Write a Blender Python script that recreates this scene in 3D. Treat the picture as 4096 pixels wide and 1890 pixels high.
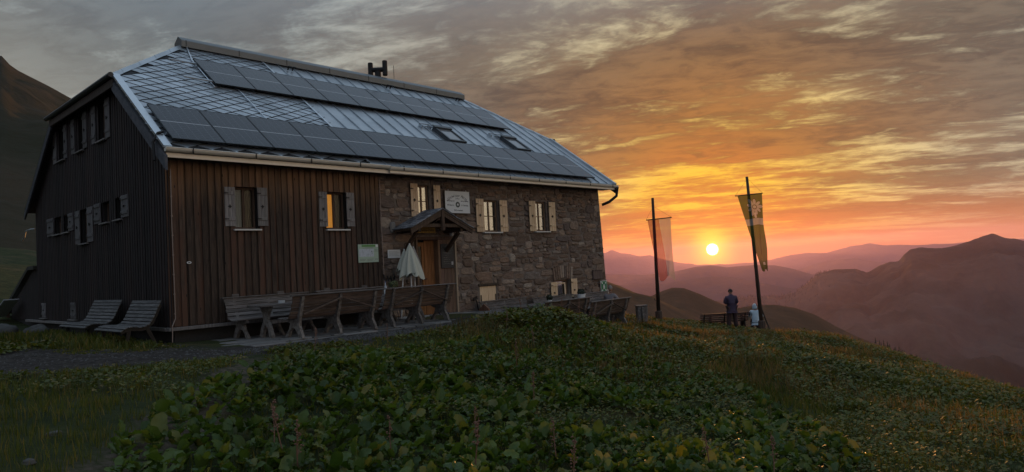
import bpy, bmesh, math, random
import numpy as np
from mathutils import Vector, Matrix

for o_ in list(bpy.data.objects):
    bpy.data.objects.remove(o_)
scn = bpy.context.scene
COL = scn.collection
R = math.radians
rng = random.Random(7)
nrng = np.random.RandomState(11)

# ------------------------------------------------------------------ camera
CAMPOS = Vector((-5.7735, -15.4721, 0.9796))
yaw, pit, rol = 0.75199, 0.041676, -0.052857
_f = Vector((math.cos(pit)*math.cos(yaw), math.cos(pit)*math.sin(yaw), math.sin(pit)))
_r = Vector((math.sin(yaw), -math.cos(yaw), 0)); _u = _r.cross(_f)
_r2 = math.cos(rol)*_r + math.sin(rol)*_u
_u2 = -math.sin(rol)*_r + math.cos(rol)*_u
cd = bpy.data.cameras.new('camera'); cam = bpy.data.objects.new('camera', cd); COL.objects.link(cam)
M = Matrix.Identity(4)
for i in range(3):
    M[i][0], M[i][1], M[i][2], M[i][3] = _r2[i], _u2[i], -_f[i], CAMPOS[i]
cam.matrix_world = M
cd.sensor_width = 36; cd.lens = 2763.6/4096*36; cd.clip_start = 0.05; cd.clip_end = 120000
scn.camera = cam

# ------------------------------------------------------------------ render / colour
scn.render.engine = 'CYCLES'
scn.cycles.use_denoising = True
scn.cycles.max_bounces = 6; scn.cycles.diffuse_bounces = 3; scn.cycles.glossy_bounces = 3
scn.cycles.transmission_bounces = 4; scn.cycles.transparent_max_bounces = 6; scn.cycles.volume_bounces = 1
scn.cycles.sample_clamp_indirect = 3.0
scn.view_settings.view_transform = 'Standard'; scn.view_settings.look = 'None'
scn.view_settings.exposure = 1.08; scn.view_settings.gamma = 1.0
scn.view_settings.use_curve_mapping = False

def lin(c):
    c = c/255.0
    return c/12.92 if c <= 0.04045 else ((c+0.055)/1.055)**2.4
def srgb(r, g, b, k=1.0): return (lin(r)*k, lin(g)*k, lin(b)*k, 1.0)

# ------------------------------------------------------------------ sky
SUN = Vector((0.89099, 0.45397, 0.00674)).normalized()
sun_az = math.atan2(SUN.y, SUN.x)
world = bpy.data.worlds.new('World'); scn.world = world; world.use_nodes = True
nt = world.node_tree; nt.nodes.clear()
class NT:
    """small node helper"""
    def __init__(s, tree): s.t = tree
    def n(s, kind, **kw):
        nd = s.t.nodes.new(kind)
        for k, v in kw.items(): setattr(nd, k, v)
        return nd
    def put(s, sock, val):
        if hasattr(val, 'is_output'): s.t.links.new(val, sock)
        elif val is not None: sock.default_value = val
    def math(s, op, a, b=None, c=None, clamp=False):
        nd = s.n('ShaderNodeMath', operation=op, use_clamp=clamp)
        s.put(nd.inputs[0], a); s.put(nd.inputs[1], b)
        if c is not None: s.put(nd.inputs[2], c)
        return nd.outputs[0]
    def dot(s, a, vec):
        nd = s.n('ShaderNodeVectorMath', operation='DOT_PRODUCT'); s.put(nd.inputs[0], a); s.put(nd.inputs[1], vec)
        return nd.outputs['Value']
    def ramp(s, fac, stops, interp='LINEAR'):
        nd = s.n('ShaderNodeValToRGB'); cr = nd.color_ramp; cr.interpolation = interp
        while len(cr.elements) < len(stops): cr.elements.new(0.5)
        for e, (p, c) in zip(cr.elements, stops): e.position = p; e.color = c
        s.put(nd.inputs[0], fac); return nd.outputs[0]
    def mix(s, fac, a, b, mode='MIX'):
        nd = s.n('ShaderNodeMix', data_type='RGBA', blend_type=mode); nd.clamp_factor = True
        s.put(nd.inputs[0], fac); s.put(nd.inputs[6], a); s.put(nd.inputs[7], b)
        return nd.outputs[2]
    def maprange(s, v, a, b, c=0.0, d=1.0, smooth=True):
        nd = s.n('ShaderNodeMapRange'); nd.interpolation_type = 'SMOOTHSTEP' if smooth else 'LINEAR'
        s.put(nd.inputs[0], v)
        for i, x in enumerate((a, b, c, d)): s.put(nd.inputs[i+1], x)
        return nd.outputs[0]
    def noise(s, vec, scale, detail=4, rough=0.55, dist=0.0, lac=2.0):
        nd = s.n('ShaderNodeTexNoise'); s.put(nd.inputs['Vector'], vec)
        nd.inputs['Scale'].default_value = scale; nd.inputs['Detail'].default_value = detail
        nd.inputs['Roughness'].default_value = rough; nd.inputs['Distortion'].default_value = dist
        nd.inputs['Lacunarity'].default_value = lac
        return nd.outputs[0]
    def mapping(s, vec, loc=(0, 0, 0), rot=(0, 0, 0), scale=(1, 1, 1)):
        nd = s.n('ShaderNodeMapping'); s.put(nd.inputs[0], vec)
        nd.inputs[1].default_value = loc; nd.inputs[2].default_value = rot; nd.inputs[3].default_value = scale
        return nd.outputs[0]

w = NT(nt)
dirv = w.n('ShaderNodeTexCoord').outputs['Generated']
sepz = w.n('ShaderNodeSeparateXYZ'); w.put(sepz.inputs[0], dirv); dz = sepz.outputs[2]
dzp = w.math('MAXIMUM', dz, 0.0)
cosA = w.dot(dirv, SUN)
ang = w.math('MULTIPLY', w.math('ARCCOSINE', w.math('MINIMUM', w.math('MAXIMUM', cosA, -1.0), 1.0)), 2/math.pi)   # 1 = 90 deg
fwd = w.dot(dirv, Vector((math.cos(sun_az), math.sin(sun_az), 0)))
sid = w.dot(dirv, Vector((math.sin(sun_az), -math.cos(sun_az), 0)))
# cloud deck: directions projected on a flat layer overhead
den = w.math('ADD', dzp, 0.13)
cmb = w.n('ShaderNodeCombineXYZ')
w.put(cmb.inputs[0], w.math('DIVIDE', sid, den)); w.put(cmb.inputs[1], w.math('DIVIDE', fwd, den))
pl = cmb.outputs[0]
c1 = w.noise(w.mapping(pl, (3.1, 1.7, 0), (0, 0, R(-17)), (0.42, 1.15, 1)), 1.25, 10, 0.60, 0.5)
c2 = w.noise(w.mapping(pl, (7.3, 4.2, 2.0), (0, 0, R(-26)), (0.8, 1.7, 1)), 2.4, 10, 0.66, 0.35)
c3 = w.noise(w.mapping(pl, (1.3, 9.2, 5.0), (0, 0, R(-12)), (0.30, 0.55, 1)), 0.8, 4, 0.5, 0.2)
cl = w.math('ADD', w.math('ADD', w.math('MULTIPLY', c1, 0.40), w.math('MULTIPLY', c2, 0.42)), w.math('MULTIPLY', c3, 0.26))
c4 = w.noise(w.mapping(pl, (2.2, 6.1, 8.0), (0, 0, R(-35)), (1.3, 2.0, 1)), 5.2, 8, 0.62, 0.8)
cl = w.math('MULTIPLY_ADD', c4, 0.20, w.math('SUBTRACT', cl, 0.10))
mask = w.maprange(cl, 0.43, 0.56)
shade = w.maprange(w.math('MULTIPLY_ADD', c4, 0.45, w.math('MULTIPLY', c2, 0.6)), 0.41, 0.64)
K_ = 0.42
gap_ramp = w.ramp(ang, [(0.0, srgb(252, 184, 16, K_*1.25)), (0.07, srgb(246, 188, 36, K_*1.25)), (0.12, srgb(232, 194, 98, K_*1.25)), (0.20, srgb(198, 182, 140, K_*1.25)),
                        (0.30, srgb(166, 161, 144, K_*1.25)), (0.45, srgb(146, 154, 151, K_*1.25)), (0.70, srgb(142, 154, 158, K_*1.25)), (1.0, srgb(140, 154, 162, K_*1.25))])
cld_ramp = w.ramp(ang, [(0.0, srgb(232, 122, 0, K_)), (0.06, srgb(218, 118, 4, K_)), (0.11, srgb(182, 120, 44, K_)), (0.17, srgb(149, 112, 70, K_)), (0.24, srgb(130, 114, 93, K_)),
                        (0.35, srgb(118, 112, 101, K_)), (0.50, srgb(109, 116, 117, K_)), (0.70, srgb(106, 116, 121, K_)), (1.0, srgb(106, 118, 126, K_))])
cld_dark = w.mix(1.0, cld_ramp, (0.46, 0.47, 0.51, 1), 'MULTIPLY')
cloudc = w.mix(shade, cld_dark, cld_ramp)
sky = w.mix(mask, gap_ramp, cloudc)
# higher up the deck turns blue-grey, kept bright overhead to add light below
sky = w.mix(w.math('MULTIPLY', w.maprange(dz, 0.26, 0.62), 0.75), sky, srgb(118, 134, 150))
# low band: dust red near the horizon on the sun's side, pale peach elsewhere, raised out of view to add light on the facade
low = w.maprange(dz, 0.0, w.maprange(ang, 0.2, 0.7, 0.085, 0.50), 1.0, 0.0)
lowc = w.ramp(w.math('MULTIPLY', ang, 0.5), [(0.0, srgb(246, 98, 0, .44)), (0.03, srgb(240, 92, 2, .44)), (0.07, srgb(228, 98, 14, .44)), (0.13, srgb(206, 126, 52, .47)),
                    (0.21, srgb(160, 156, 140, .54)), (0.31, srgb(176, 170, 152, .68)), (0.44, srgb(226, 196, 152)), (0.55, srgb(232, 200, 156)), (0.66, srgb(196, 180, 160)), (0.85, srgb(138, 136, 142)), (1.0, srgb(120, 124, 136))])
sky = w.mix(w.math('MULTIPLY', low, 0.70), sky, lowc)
# land beyond the horizon
sky = w.mix(w.maprange(dz, -0.015, -0.05), sky, (0.03, 0.024, 0.022, 1))
# glow and disc of the sun
g1 = w.math('POWER', w.maprange(ang, 0.0, 0.12, 1.0, 0.0, False), 2.2)
sky = w.mix(1.0, sky, w.mix(g1, (0, 0, 0, 1), (0.10, 0.046, 0.0, 1)), 'ADD')
g2 = w.math('POWER', w.maprange(ang, 0.0, 0.028, 1.0, 0.0, False), 2.0)
sky = w.mix(1.0, sky, w.mix(g2, (0, 0, 0, 1), (1.3, 0.62, 0.01, 1)), 'ADD')
disc = w.maprange(ang, 0.0018, 0.0056, 1.0, 0.0)
sky = w.mix(1.0, sky, w.mix(disc, (0, 0, 0, 1), (40, 26, 9, 1)), 'ADD')
# clear-air light behind the cloud deck
nish = w.n('ShaderNodeTexSky', sky_type='NISHITA'); nish.sun_disc = False
nish.sun_elevation = R(0.39); nish.sun_rotation = math.pi/2 - sun_az; nish.altitude = 2170; nish.dust_density = 2.0
SKY_K = 1.0
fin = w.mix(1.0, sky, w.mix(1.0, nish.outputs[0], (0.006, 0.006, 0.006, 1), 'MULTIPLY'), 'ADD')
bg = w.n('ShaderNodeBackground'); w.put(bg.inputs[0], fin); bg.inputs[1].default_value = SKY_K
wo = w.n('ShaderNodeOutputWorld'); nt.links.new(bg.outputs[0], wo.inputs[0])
world.cycles.sampling_method = 'MANUAL'; world.cycles.sample_map_resolution = 1024

# ------------------------------------------------------------------ sun lamp
sl = bpy.data.lights.new('sun', 'SUN'); sl.energy = 2.3; sl.angle = R(0.6); sl.color = (1.0, 0.44, 0.13)
so = bpy.data.objects.new('sun', sl); COL.objects.link(so)
so.rotation_euler = SUN.to_track_quat('Z', 'Y').to_euler()

# ------------------------------------------------------------------ helpers
def link(o, parent=None):
    COL.objects.link(o)
    if parent is not None: o.parent = parent
    return o
def mesh_of(name, vs, fs, mats=None, smooth=False, mi=None):
    me = bpy.data.meshes.new(name)
    me.from_pydata([tuple(map(float, v)) for v in vs], [], [tuple(int(i) for i in f) for f in fs])
    if mats is not None:
        for m in (mats if isinstance(mats, (list, tuple)) else [mats]): me.materials.append(m)
    if mi is not None: me.polygons.foreach_set('material_index', mi)
    if smooth: me.polygons.foreach_set('use_smooth', [True]*len(me.polygons))
    me.update(); return me
def obj(name, me, parent=None, loc=None, rot=None, label=None, cat=None, group=None, kind=None):
    o = bpy.data.objects.new(name, me)
    if loc is not None: o.location = loc
    if rot is not None: o.rotation_euler = rot
    link(o, parent); tag(o, label, cat, group, kind); return o
def tag(o, label=None, cat=None, group=None, kind=None):
    if label: o['label'] = label
    if cat: o['category'] = cat
    if group: o['group'] = group
    if kind: o['kind'] = kind
    return o
def empty(name, loc=(0, 0, 0), rz=0.0, label=None, cat=None, group=None, parent=None):
    o = bpy.data.objects.new(name, None); o.empty_display_size = 0.1
    o.location = loc; o.rotation_euler = (0, 0, rz); link(o, parent)
    return tag(o, label, cat, group)
def copy_tree(o, parent=None):
    c = o.copy(); COL.objects.link(c); c.parent = parent
    for ch in list(o.children): copy_tree(ch, c)
    return c

class MB:
    """collects shapes into one mesh"""
    def __init__(s): s.v = []; s.f = []; s.m = []
    def add(s, vs, fs, m=0):
        b = len(s.v); s.v += [tuple(map(float, v)) for v in vs]
        s.f += [tuple(b+i for i in f) for f in fs]; s.m += [m]*len(fs); return s
    def box(s, x0, x1, y0, y1, z0, z1, m=0, bev=0.0):
        if bev <= 0:
            return s.add([(x0,y0,z0),(x1,y0,z0),(x1,y1,z0),(x0,y1,z0),(x0,y0,z1),(x1,y0,z1),(x1,y1,z1),(x0,y1,z1)],
                         [(0,3,2,1),(4,5,6,7),(0,1,5,4),(1,2,6,5),(2,3,7,6),(3,0,4,7)], m)
        b = min(bev, (x1-x0)*.45, (y1-y0)*.45, (z1-z0)*.45); vs = []
        for z, i in ((z0, 1), (z0+b, 0), (z1-b, 0), (z1, 1)):
            e = b if i else 0
            ring = [(x0+b,y0+e),(x1-b,y0+e),(x1-e,y0+b),(x1-e,y1-b),(x1-b,y1-e),(x0+b,y1-e),(x0+e,y1-b),(x0+e,y0+b)]
            vs += [(x, y, z) for x, y in ring]
        fs = [tuple(range(7, -1, -1)), tuple(range(24, 32))]
        for k in range(3):
            for i in range(8):
                j = (i+1) % 8; fs.append((k*8+i, k*8+j, k*8+8+j, k*8+8+i))
        return s.add(vs, fs, m)
    def bar(s, a, b, w, h, m=0, up=(0, 0, 1)):
        """box from a to b, w wide sideways, h high"""
        a = Vector(a); b = Vector(b); d = (b-a).normalized(); U = Vector(up)
        if abs(d.dot(U)) > 0.99: U = Vector((0, 1, 0))
        sd = d.cross(U).normalized(); U = sd.cross(d).normalized(); vs = []
        for p in (a, b):
            for (i, j) in ((-1,-1),(1,-1),(1,1),(-1,1)): vs.append(p + sd*(i*w/2) + U*(j*h/2))
        return s.add(vs, [(0,3,2,1),(4,5,6,7),(0,1,5,4),(1,2,6,5),(2,3,7,6),(3,0,4,7)], m)
    def tube(s, pts, rad, n=8, m=0, cap=True):
        pts = [Vector(p) for p in pts]; k = len(pts); b = len(s.v); prev = None
        rads = rad if isinstance(rad, (list, tuple)) else [rad]*k
        for i, p in enumerate(pts):
            d = (pts[min(i+1, k-1)] - pts[max(i-1, 0)]).normalized()
            if prev is None:
                prev = d.orthogonal().normalized()
            sd = (prev - d*prev.dot(d)).normalized(); prev = sd; u = d.cross(sd)
            for j in range(n):
                t = 2*math.pi*j/n; s.v.append(tuple(p + (sd*math.cos(t) + u*math.sin(t))*rads[i]))
        for i in range(k-1):
            for j in range(n):
                j2 = (j+1) % n; s.f.append((b+i*n+j, b+i*n+j2, b+i*n+n+j2, b+i*n+n+j)); s.m.append(m)
        if cap:
            s.f.append(tuple(b+j for j in range(n-1, -1, -1))); s.m.append(m)
            s.f.append(tuple(b+(k-1)*n+j for j in range(n))); s.m.append(m)
        return s
    def lathe(s, prof, c=(0, 0, 0), n=16, m=0):
        b = len(s.v)
        for r_, z in prof:
            for j in range(n):
                t = 2*math.pi*j/n; s.v.append((c[0]+r_*math.cos(t), c[1]+r_*math.sin(t), c[2]+z))
        for i in range(len(prof)-1):
            for j in range(n):
                j2 = (j+1) % n; s.f.append((b+i*n+j, b+i*n+j2, b+i*n+n+j2, b+i*n+n+j)); s.m.append(m)
        s.f.append(tuple(b+j for j in range(n-1, -1, -1))); s.m.append(m)
        s.f.append(tuple(b+(len(prof)-1)*n+j for j in range(n))); s.m.append(m)
        return s
    def prism(s, poly, a, b, axis='x', m=0):
        """poly of (p,q) extruded along axis from a to b; axis x: (y,z), y: (x,z), z: (x,y)"""
        def P(p, q, t): return {'x': (t, p, q), 'y': (p, t, q), 'z': (p, q, t)}[axis]
        n = len(poly); vs = [P(p, q, a) for p, q in poly] + [P(p, q, b) for p, q in poly]
        fs = [tuple(range(n)), tuple(range(2*n-1, n-1, -1))] + [(i, i+n, (i+1) % n+n, (i+1) % n) for i in range(n)]
        return s.add(vs, fs, m)
    def mesh(s, name, mats, smooth=False, fix=True):
        me = mesh_of(name, s.v, s.f, mats, smooth, s.m)
        if fix:
            bm = bmesh.new(); bm.from_mesh(me); bmesh.ops.recalc_face_normals(bm, faces=bm.faces); bm.to_mesh(me); bm.free()
        return me
    def obj(s, name, mats, parent=None, smooth=False, **kw):
        return obj(name, s.mesh(name, mats, smooth), parent, **kw)

# ------------------------------------------------------------------ materials
MATS = {}
def mat(name, col, rough=0.7, metal=0.0, var=0.0, col2=None, nscale=4.0, stretch=(1, 1, 1), bump=0.0, bscale=30.0, rnd=0.0,
        spec=0.5, detail=5, lo=0.35, hi=0.65, transm=0.0, coord='Object', emit=None, estr=0.0):
    """procedural surface: base colour, a second tone through noise, per-piece random tone, fine bump"""
    if name in MATS: return MATS[name]
    m = bpy.data.materials.new(name); m.use_nodes = True; t = NT(m.node_tree); MATS[name] = m
    bs = m.node_tree.nodes['Principled BSDF']
    co = t.n('ShaderNodeNewGeometry').outputs['Position'] if coord == 'World' else t.n('ShaderNodeTexCoord').outputs[coord]
    mp = t.mapping(co, (0, 0, 0), (0, 0, 0), stretch)
    c = tuple(col)+(1,) if len(col) == 3 else col
    out = c
    if col2 is not None:
        c2_ = tuple(col2)+(1,) if len(col2) == 3 else col2
        out = t.mix(t.maprange(t.noise(mp, nscale, detail), lo, hi), c, c2_)
    if rnd > 0 or var > 0:
        hsv = t.n('ShaderNodeHueSaturation'); t.put(hsv.inputs['Color'], out)
        val = 1.0
        if rnd > 0:
            oi = t.n('ShaderNodeObjectInfo').outputs['Random']
            val = t.math('MULTIPLY_ADD', oi, 2*rnd, 1.0-rnd)
            t.put(hsv.inputs['Hue'], t.math('MULTIPLY_ADD', t.math('FRACT', t.math('MULTIPLY', oi, 7.31)), 0.03*rnd*2, 0.5-0.03*rnd))
        if var > 0:
            vv = t.math('MULTIPLY_ADD', t.noise(mp, nscale*3.1, 4), 2*var, 1.0-var)
            val = t.math('MULTIPLY', vv, val) if rnd > 0 else vv
        t.put(hsv.inputs['Value'], val); out = hsv.outputs[0]
    t.put(bs.inputs['Base Color'], out)
    bs.inputs['Roughness'].default_value = rough; bs.inputs['Metallic'].default_value = metal
    bs.inputs['Specular IOR Level'].default_value = spec
    if transm: bs.inputs['Transmission Weight'].default_value = transm
    if bump > 0:
        b = t.n('ShaderNodeBump'); b.inputs['Strength'].default_value = bump; b.inputs['Distance'].default_value = 0.02
        t.put(b.inputs['Height'], t.noise(mp, bscale, 6, 0.6)); t.put(bs.inputs['Normal'], b.outputs[0])
    if emit is not None:
        bs.inputs['Emission Color'].default_value = tuple(emit)+(1,); bs.inputs['Emission Strength'].default_value = estr
    return m

# ================================================================== TERRAIN
def hash2(ix, iy, seed):
    h = np.sin(ix*127.1 + iy*311.7 + seed*74.7)*43758.5453
    return h - np.floor(h)
def vnoise(x, y, seed=0):
    ix = np.floor(x); iy = np.floor(y); fx = x-ix; fy = y-iy
    fx = fx*fx*(3-2*fx); fy = fy*fy*(3-2*fy)
    a = hash2(ix, iy, seed); b = hash2(ix+1, iy, seed); c = hash2(ix, iy+1, seed); d = hash2(ix+1, iy+1, seed)
    return (a*(1-fx)+b*fx)*(1-fy)+(c*(1-fx)+d*fx)*fy - 0.5
def fbm(x, y, oct=4, seed=0, gain=0.5):
    s = 0; amp = 1.0
    for k in range(oct):
        s = s + amp*vnoise(x*2**k, y*2**k, seed+k*3.7); amp *= gain
    return s
# measured heights of the ground (metres, hut corner = origin)
CP = np.array([
 (-5.8,-15.5,-.66),(-4.7,-9.3,-.36),(-3.3,-10,-.58),(-1.4,-11.2,-.98),(.5,-12.5,-1.28),(2.3,-14.4,-1.50),(-2.5,-14.5,-1.05),(-8,-12,-.3),
 (3.0,-7.1,-.80),(4.0,-9.7,-1.42),(8.4,-11.4,-2.02),(4.35,-4.3,-.50),(6.3,-4.9,-.42),(8.2,-4.6,-.56),(1.5,-4.6,-.45),(-1.0,-5.5,-.36),(.5,-8.6,-.86),(6.2,-7.2,-1.05),
 (-.5,-.8,-.30),(-1.4,-1.1,-.26),(-3.1,-.7,-.16),(-1.2,3,-.27),(-1.4,8,-.22),(-3,12,-.1),(-7,-4,-.1),(-10,4,.2),(-12,14,1.5),(-4,20,1.6),(-3.5,16,.35),
 (0,-2.6,-.36),(3,-2.6,-.37),(6,-2.7,-.38),(8,-2.6,-.42),(3,0,-.36),(6.5,0,-.36),(3,5,-.36),(8,5,-.5),(8.2,-.8,-.40),
 (9.8,-.5,-1.0),(9.8,-2,-1.02),(11.5,-1,-1.04),(13,-.6,-1.08),(14,-2,-1.18),(11.5,-2.6,-1.1),(15.8,.3,-1.15),(12,5,-1.1),
 (9.7,-4.1,-1.08),(12.2,-3.6,-1.36),(14.8,-2.2,-1.38),(17.3,-1.5,-1.64),(19.6,.07,-1.66),(22.5,-3.0,-2.36),(21.7,-2.0,-2.22),(23.5,-1.6,-2.35),(18.5,-3.2,-2.0),
 (20.4,-6.7,-2.36),(15.6,-10.3,-2.52),(10.3,-13.4,-2.24),(13,-7,-1.72),(17,-6.5,-2.05),(5,-16,-1.8),
 (27,-4,-3.9),(24.5,-8.5,-4.2),(19.5,-13,-4.2),(13.5,-17,-3.8),(27,4,-3.2),(20,8,-1.9),(7,-21,-3.8),(33,-8,-8),(27,-16,-8),(18,-24,-8),(36,4,-7),(30,14,-5),(16,14,-1.2),(10,25,.5),(8,-30,-7),(-6,-24,-1.8),(-14,-14,.2),(-18,2,1.0)])
def tps_fit(P):
    n = len(P); d = np.hypot(P[:,None,0]-P[None,:,0], P[:,None,1]-P[None,:,1])
    K = np.where(d > 0, d*d*np.log(d+1e-12), 0) + np.eye(n)*0.15
    A = np.zeros((n+3, n+3)); A[:n,:n] = K; A[:n,n] = 1; A[:n,n+1:] = P[:,:2]; A[n,:n] = 1; A[n+1:,:n] = P[:,:2].T
    return np.linalg.solve(A, np.concatenate([P[:,2], np.zeros(3)]))
TW = tps_fit(CP)
def ground_z(x, y, rough=True):
    x = np.asarray(x, float); y = np.asarray(y, float); sh = x.shape; x = x.ravel(); y = y.ravel()
    cx = np.clip(x, -20, 38); cy = np.clip(y, -30, 26)
    out = np.full(x.shape, TW[len(CP)]) + TW[len(CP)+1]*cx + TW[len(CP)+2]*cy
    for i, (px, py, _) in enumerate(CP):
        d2 = (cx-px)**2+(cy-py)**2
        out += TW[i]*0.5*d2*np.log(d2+1e-9)
    # beyond the shoulder the slope runs on down to the valley, and up behind the hut
    ex = np.maximum(x-38, 0); ey = np.maximum(-30-y, 0); eb = np.maximum(y-26, 0); el = np.maximum(-20-x, 0)
    out = out - 0.45*ex - 0.42*ey + 0.16*eb*np.clip(1-ex/60, 0, 1) + 0.1*el
    if rough:
        # the flat terrace and the house plot stay even
        flat = np.clip(1-np.maximum.reduce([np.abs(x-4.2)-4.6, np.abs(y+1.0)-1.9])/0.8, 0, 1)
        out += (1-flat)*(0.10*fbm(x*0.55, y*0.55, 3, 5) + 0.035*fbm(x*2.6, y*2.6, 2, 9))
    return out.reshape(sh)
def gz(x, y): return float(ground_z(np.array([x]), np.array([y]))[0])

def grid_axis(fine0, fine1, step, far0, far1, grow=1.22):
    a = list(np.arange(fine0, fine1+1e-6, step)); st = step
    while a[-1] < far1: st *= grow; a.append(a[-1]+st)
    st = step
    while a[0] > far0: st *= grow; a.insert(0, a[0]-st)
    return np.array(a)

# alpine turf, gravel track and trodden path are one ground sheet; tone by position masks
def ground_material():
    m = bpy.data.materials.new('turf_and_gravel'); m.use_nodes = True; t = NT(m.node_tree)
    bs = m.node_tree.nodes['Principled BSDF']; co = t.n('ShaderNodeTexCoord').outputs['Object']
    sp = t.n('ShaderNodeSeparateXYZ'); t.put(sp.inputs[0], co); X, Y = sp.outputs[0], sp.outputs[1]
    big = t.noise(co, 0.45, 5, 0.6); fine = t.noise(co, 9.0, 6, 0.65); mid = t.noise(co, 2.2, 5, 0.6)
    grass = t.mix(t.maprange(mid, 0.3, 0.7), (0.018, 0.027, 0.008, 1), (0.044, 0.050, 0.016, 1))
    dry = t.mix(fine, (0.07, 0.052, 0.026, 1), (0.11, 0.085, 0.04, 1))
    grass = t.mix(t.maprange(big, 0.52, 0.72), grass, dry)
    gravel = t.mix(t.maprange(fine, 0.35, 0.65), (0.024, 0.020, 0.018, 1), (0.060, 0.051, 0.046, 1))
    soil = t.mix(fine, (0.06, 0.046, 0.034, 1), (0.125, 0.098, 0.075, 1))
    wob = t.math('MULTIPLY', t.math('SUBTRACT', mid, 0.5), 1.5)
    # gravel track along the terrace and round the hut's corner
    yy = t.math('ADD', Y, wob)
    strip = t.math('MULTIPLY', t.maprange(yy, -4.1, -3.5), t.maprange(yy, -1.6, -2.2))
    strip = t.math('MULTIPLY', strip, t.maprange(t.math('ADD', X, wob), 9.6, 8.2))
    corner = t.math('MULTIPLY', t.maprange(t.math('ADD', X, wob), 0.6, -0.6), t.math('MULTIPLY', t.maprange(yy, -4.2, -3.2), t.maprange(t.math('ADD', X, wob), -12.0, -7.0)))
    corner = t.math('MULTIPLY', corner, t.maprange(t.math('ADD', Y, t.math('MULTIPLY', X, 0.9)), -0.4, -1.6))
    gm = t.math('MAXIMUM', strip, corner)
    # trodden path from the lower left up to the track
    pc = t.math('ADD', t.math('MULTIPLY', X, 1.35), -4.1)
    pd = t.math('ABSOLUTE', t.math('SUBTRACT', t.math('ADD', Y, wob), pc))
    pth = t.math('MULTIPLY', t.maprange(pd, 0.85, 0.35), t.math('MULTIPLY', t.maprange(Y, -3.6, -4.2), t.maprange(X, 0.2, -0.6)))
    pth = t.math('MULTIPLY', pth, t.maprange(fine, 0.35, 0.6))
    c = t.mix(gm, grass, gravel); c = t.mix(pth, c, soil)
    t.put(bs.inputs['Base Color'], c); bs.inputs['Roughness'].default_value = 0.95; bs.inputs['Specular IOR Level'].default_value = 0.15
    b = t.n('ShaderNodeBump'); b.inputs['Strength'].default_value = 0.9; b.inputs['Distance'].default_value = 0.05
    t.put(b.inputs['Height'], t.math('ADD', fine, mid)); t.put(bs.inputs['Normal'], b.outputs[0])
    return m
gx = grid_axis(-9, 26, 0.22, -260, 420); gy = grid_axis(-18, 3, 0.22, -320, 300)
GX, GY = np.meshgrid(gx, gy, indexing='ij'); GZ = ground_z(GX, GY)
vs = np.stack([GX.ravel(), GY.ravel(), GZ.ravel()], 1); ny = len(gy); nx = len(gx)
ii, jj = np.meshgrid(np.arange(nx-1), np.arange(ny-1), indexing='ij'); a_ = (ii*ny+jj).ravel()
fs = np.stack([a_, a_+ny, a_+ny+1, a_+1], 1)
obj('ground', mesh_of('ground', vs.tolist(), fs.tolist(), ground_material(), True), kind='structure')

def hill_material(name, c1_, c2_, sc):
    m = bpy.data.materials.new(name); m.use_nodes = True; t = NT(m.node_tree); bs = m.node_tree.nodes['Principled BSDF']
    co = t.n('ShaderNodeTexCoord').outputs['Object']
    n1 = t.noise(co, sc, 8, 0.62); n2 = t.noise(co, sc*7, 6, 0.6)
    c = t.mix(t.maprange(n1, 0.38, 0.62), c1_+(1,), c2_+(1,))
    c = t.mix(t.math('MULTIPLY', n2, 0.7), c, (0.02, 0.024, 0.014, 1))
    t.put(bs.inputs['Base Color'], c); bs.inputs['Roughness'].default_value = 1.0; bs.inputs['Specular IOR Level'].default_value = 0.05
    b = t.n('ShaderNodeBump'); b.inputs['Strength'].default_value = 0.6; b.inputs['Distance'].default_value = 0.35/sc*0.1
    t.put(b.inputs['Height'], n2); t.put(bs.inputs['Normal'], b.outputs[0])
    return m
valley = MB(); NV = 48
vv = [(0, 0, -950)] + [(22500*math.cos(2*math.pi*k/NV), 22500*math.sin(2*math.pi*k/NV), -950) for k in range(NV)]
valley.add(vv, [(0, k+1, (k+1) % NV+1) for k in range(NV)])
valley.obj('valley_floor', hill_material('valley_forest', (0.03, 0.04, 0.02), (0.06, 0.065, 0.035), 0.0006), kind='structure')

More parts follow.
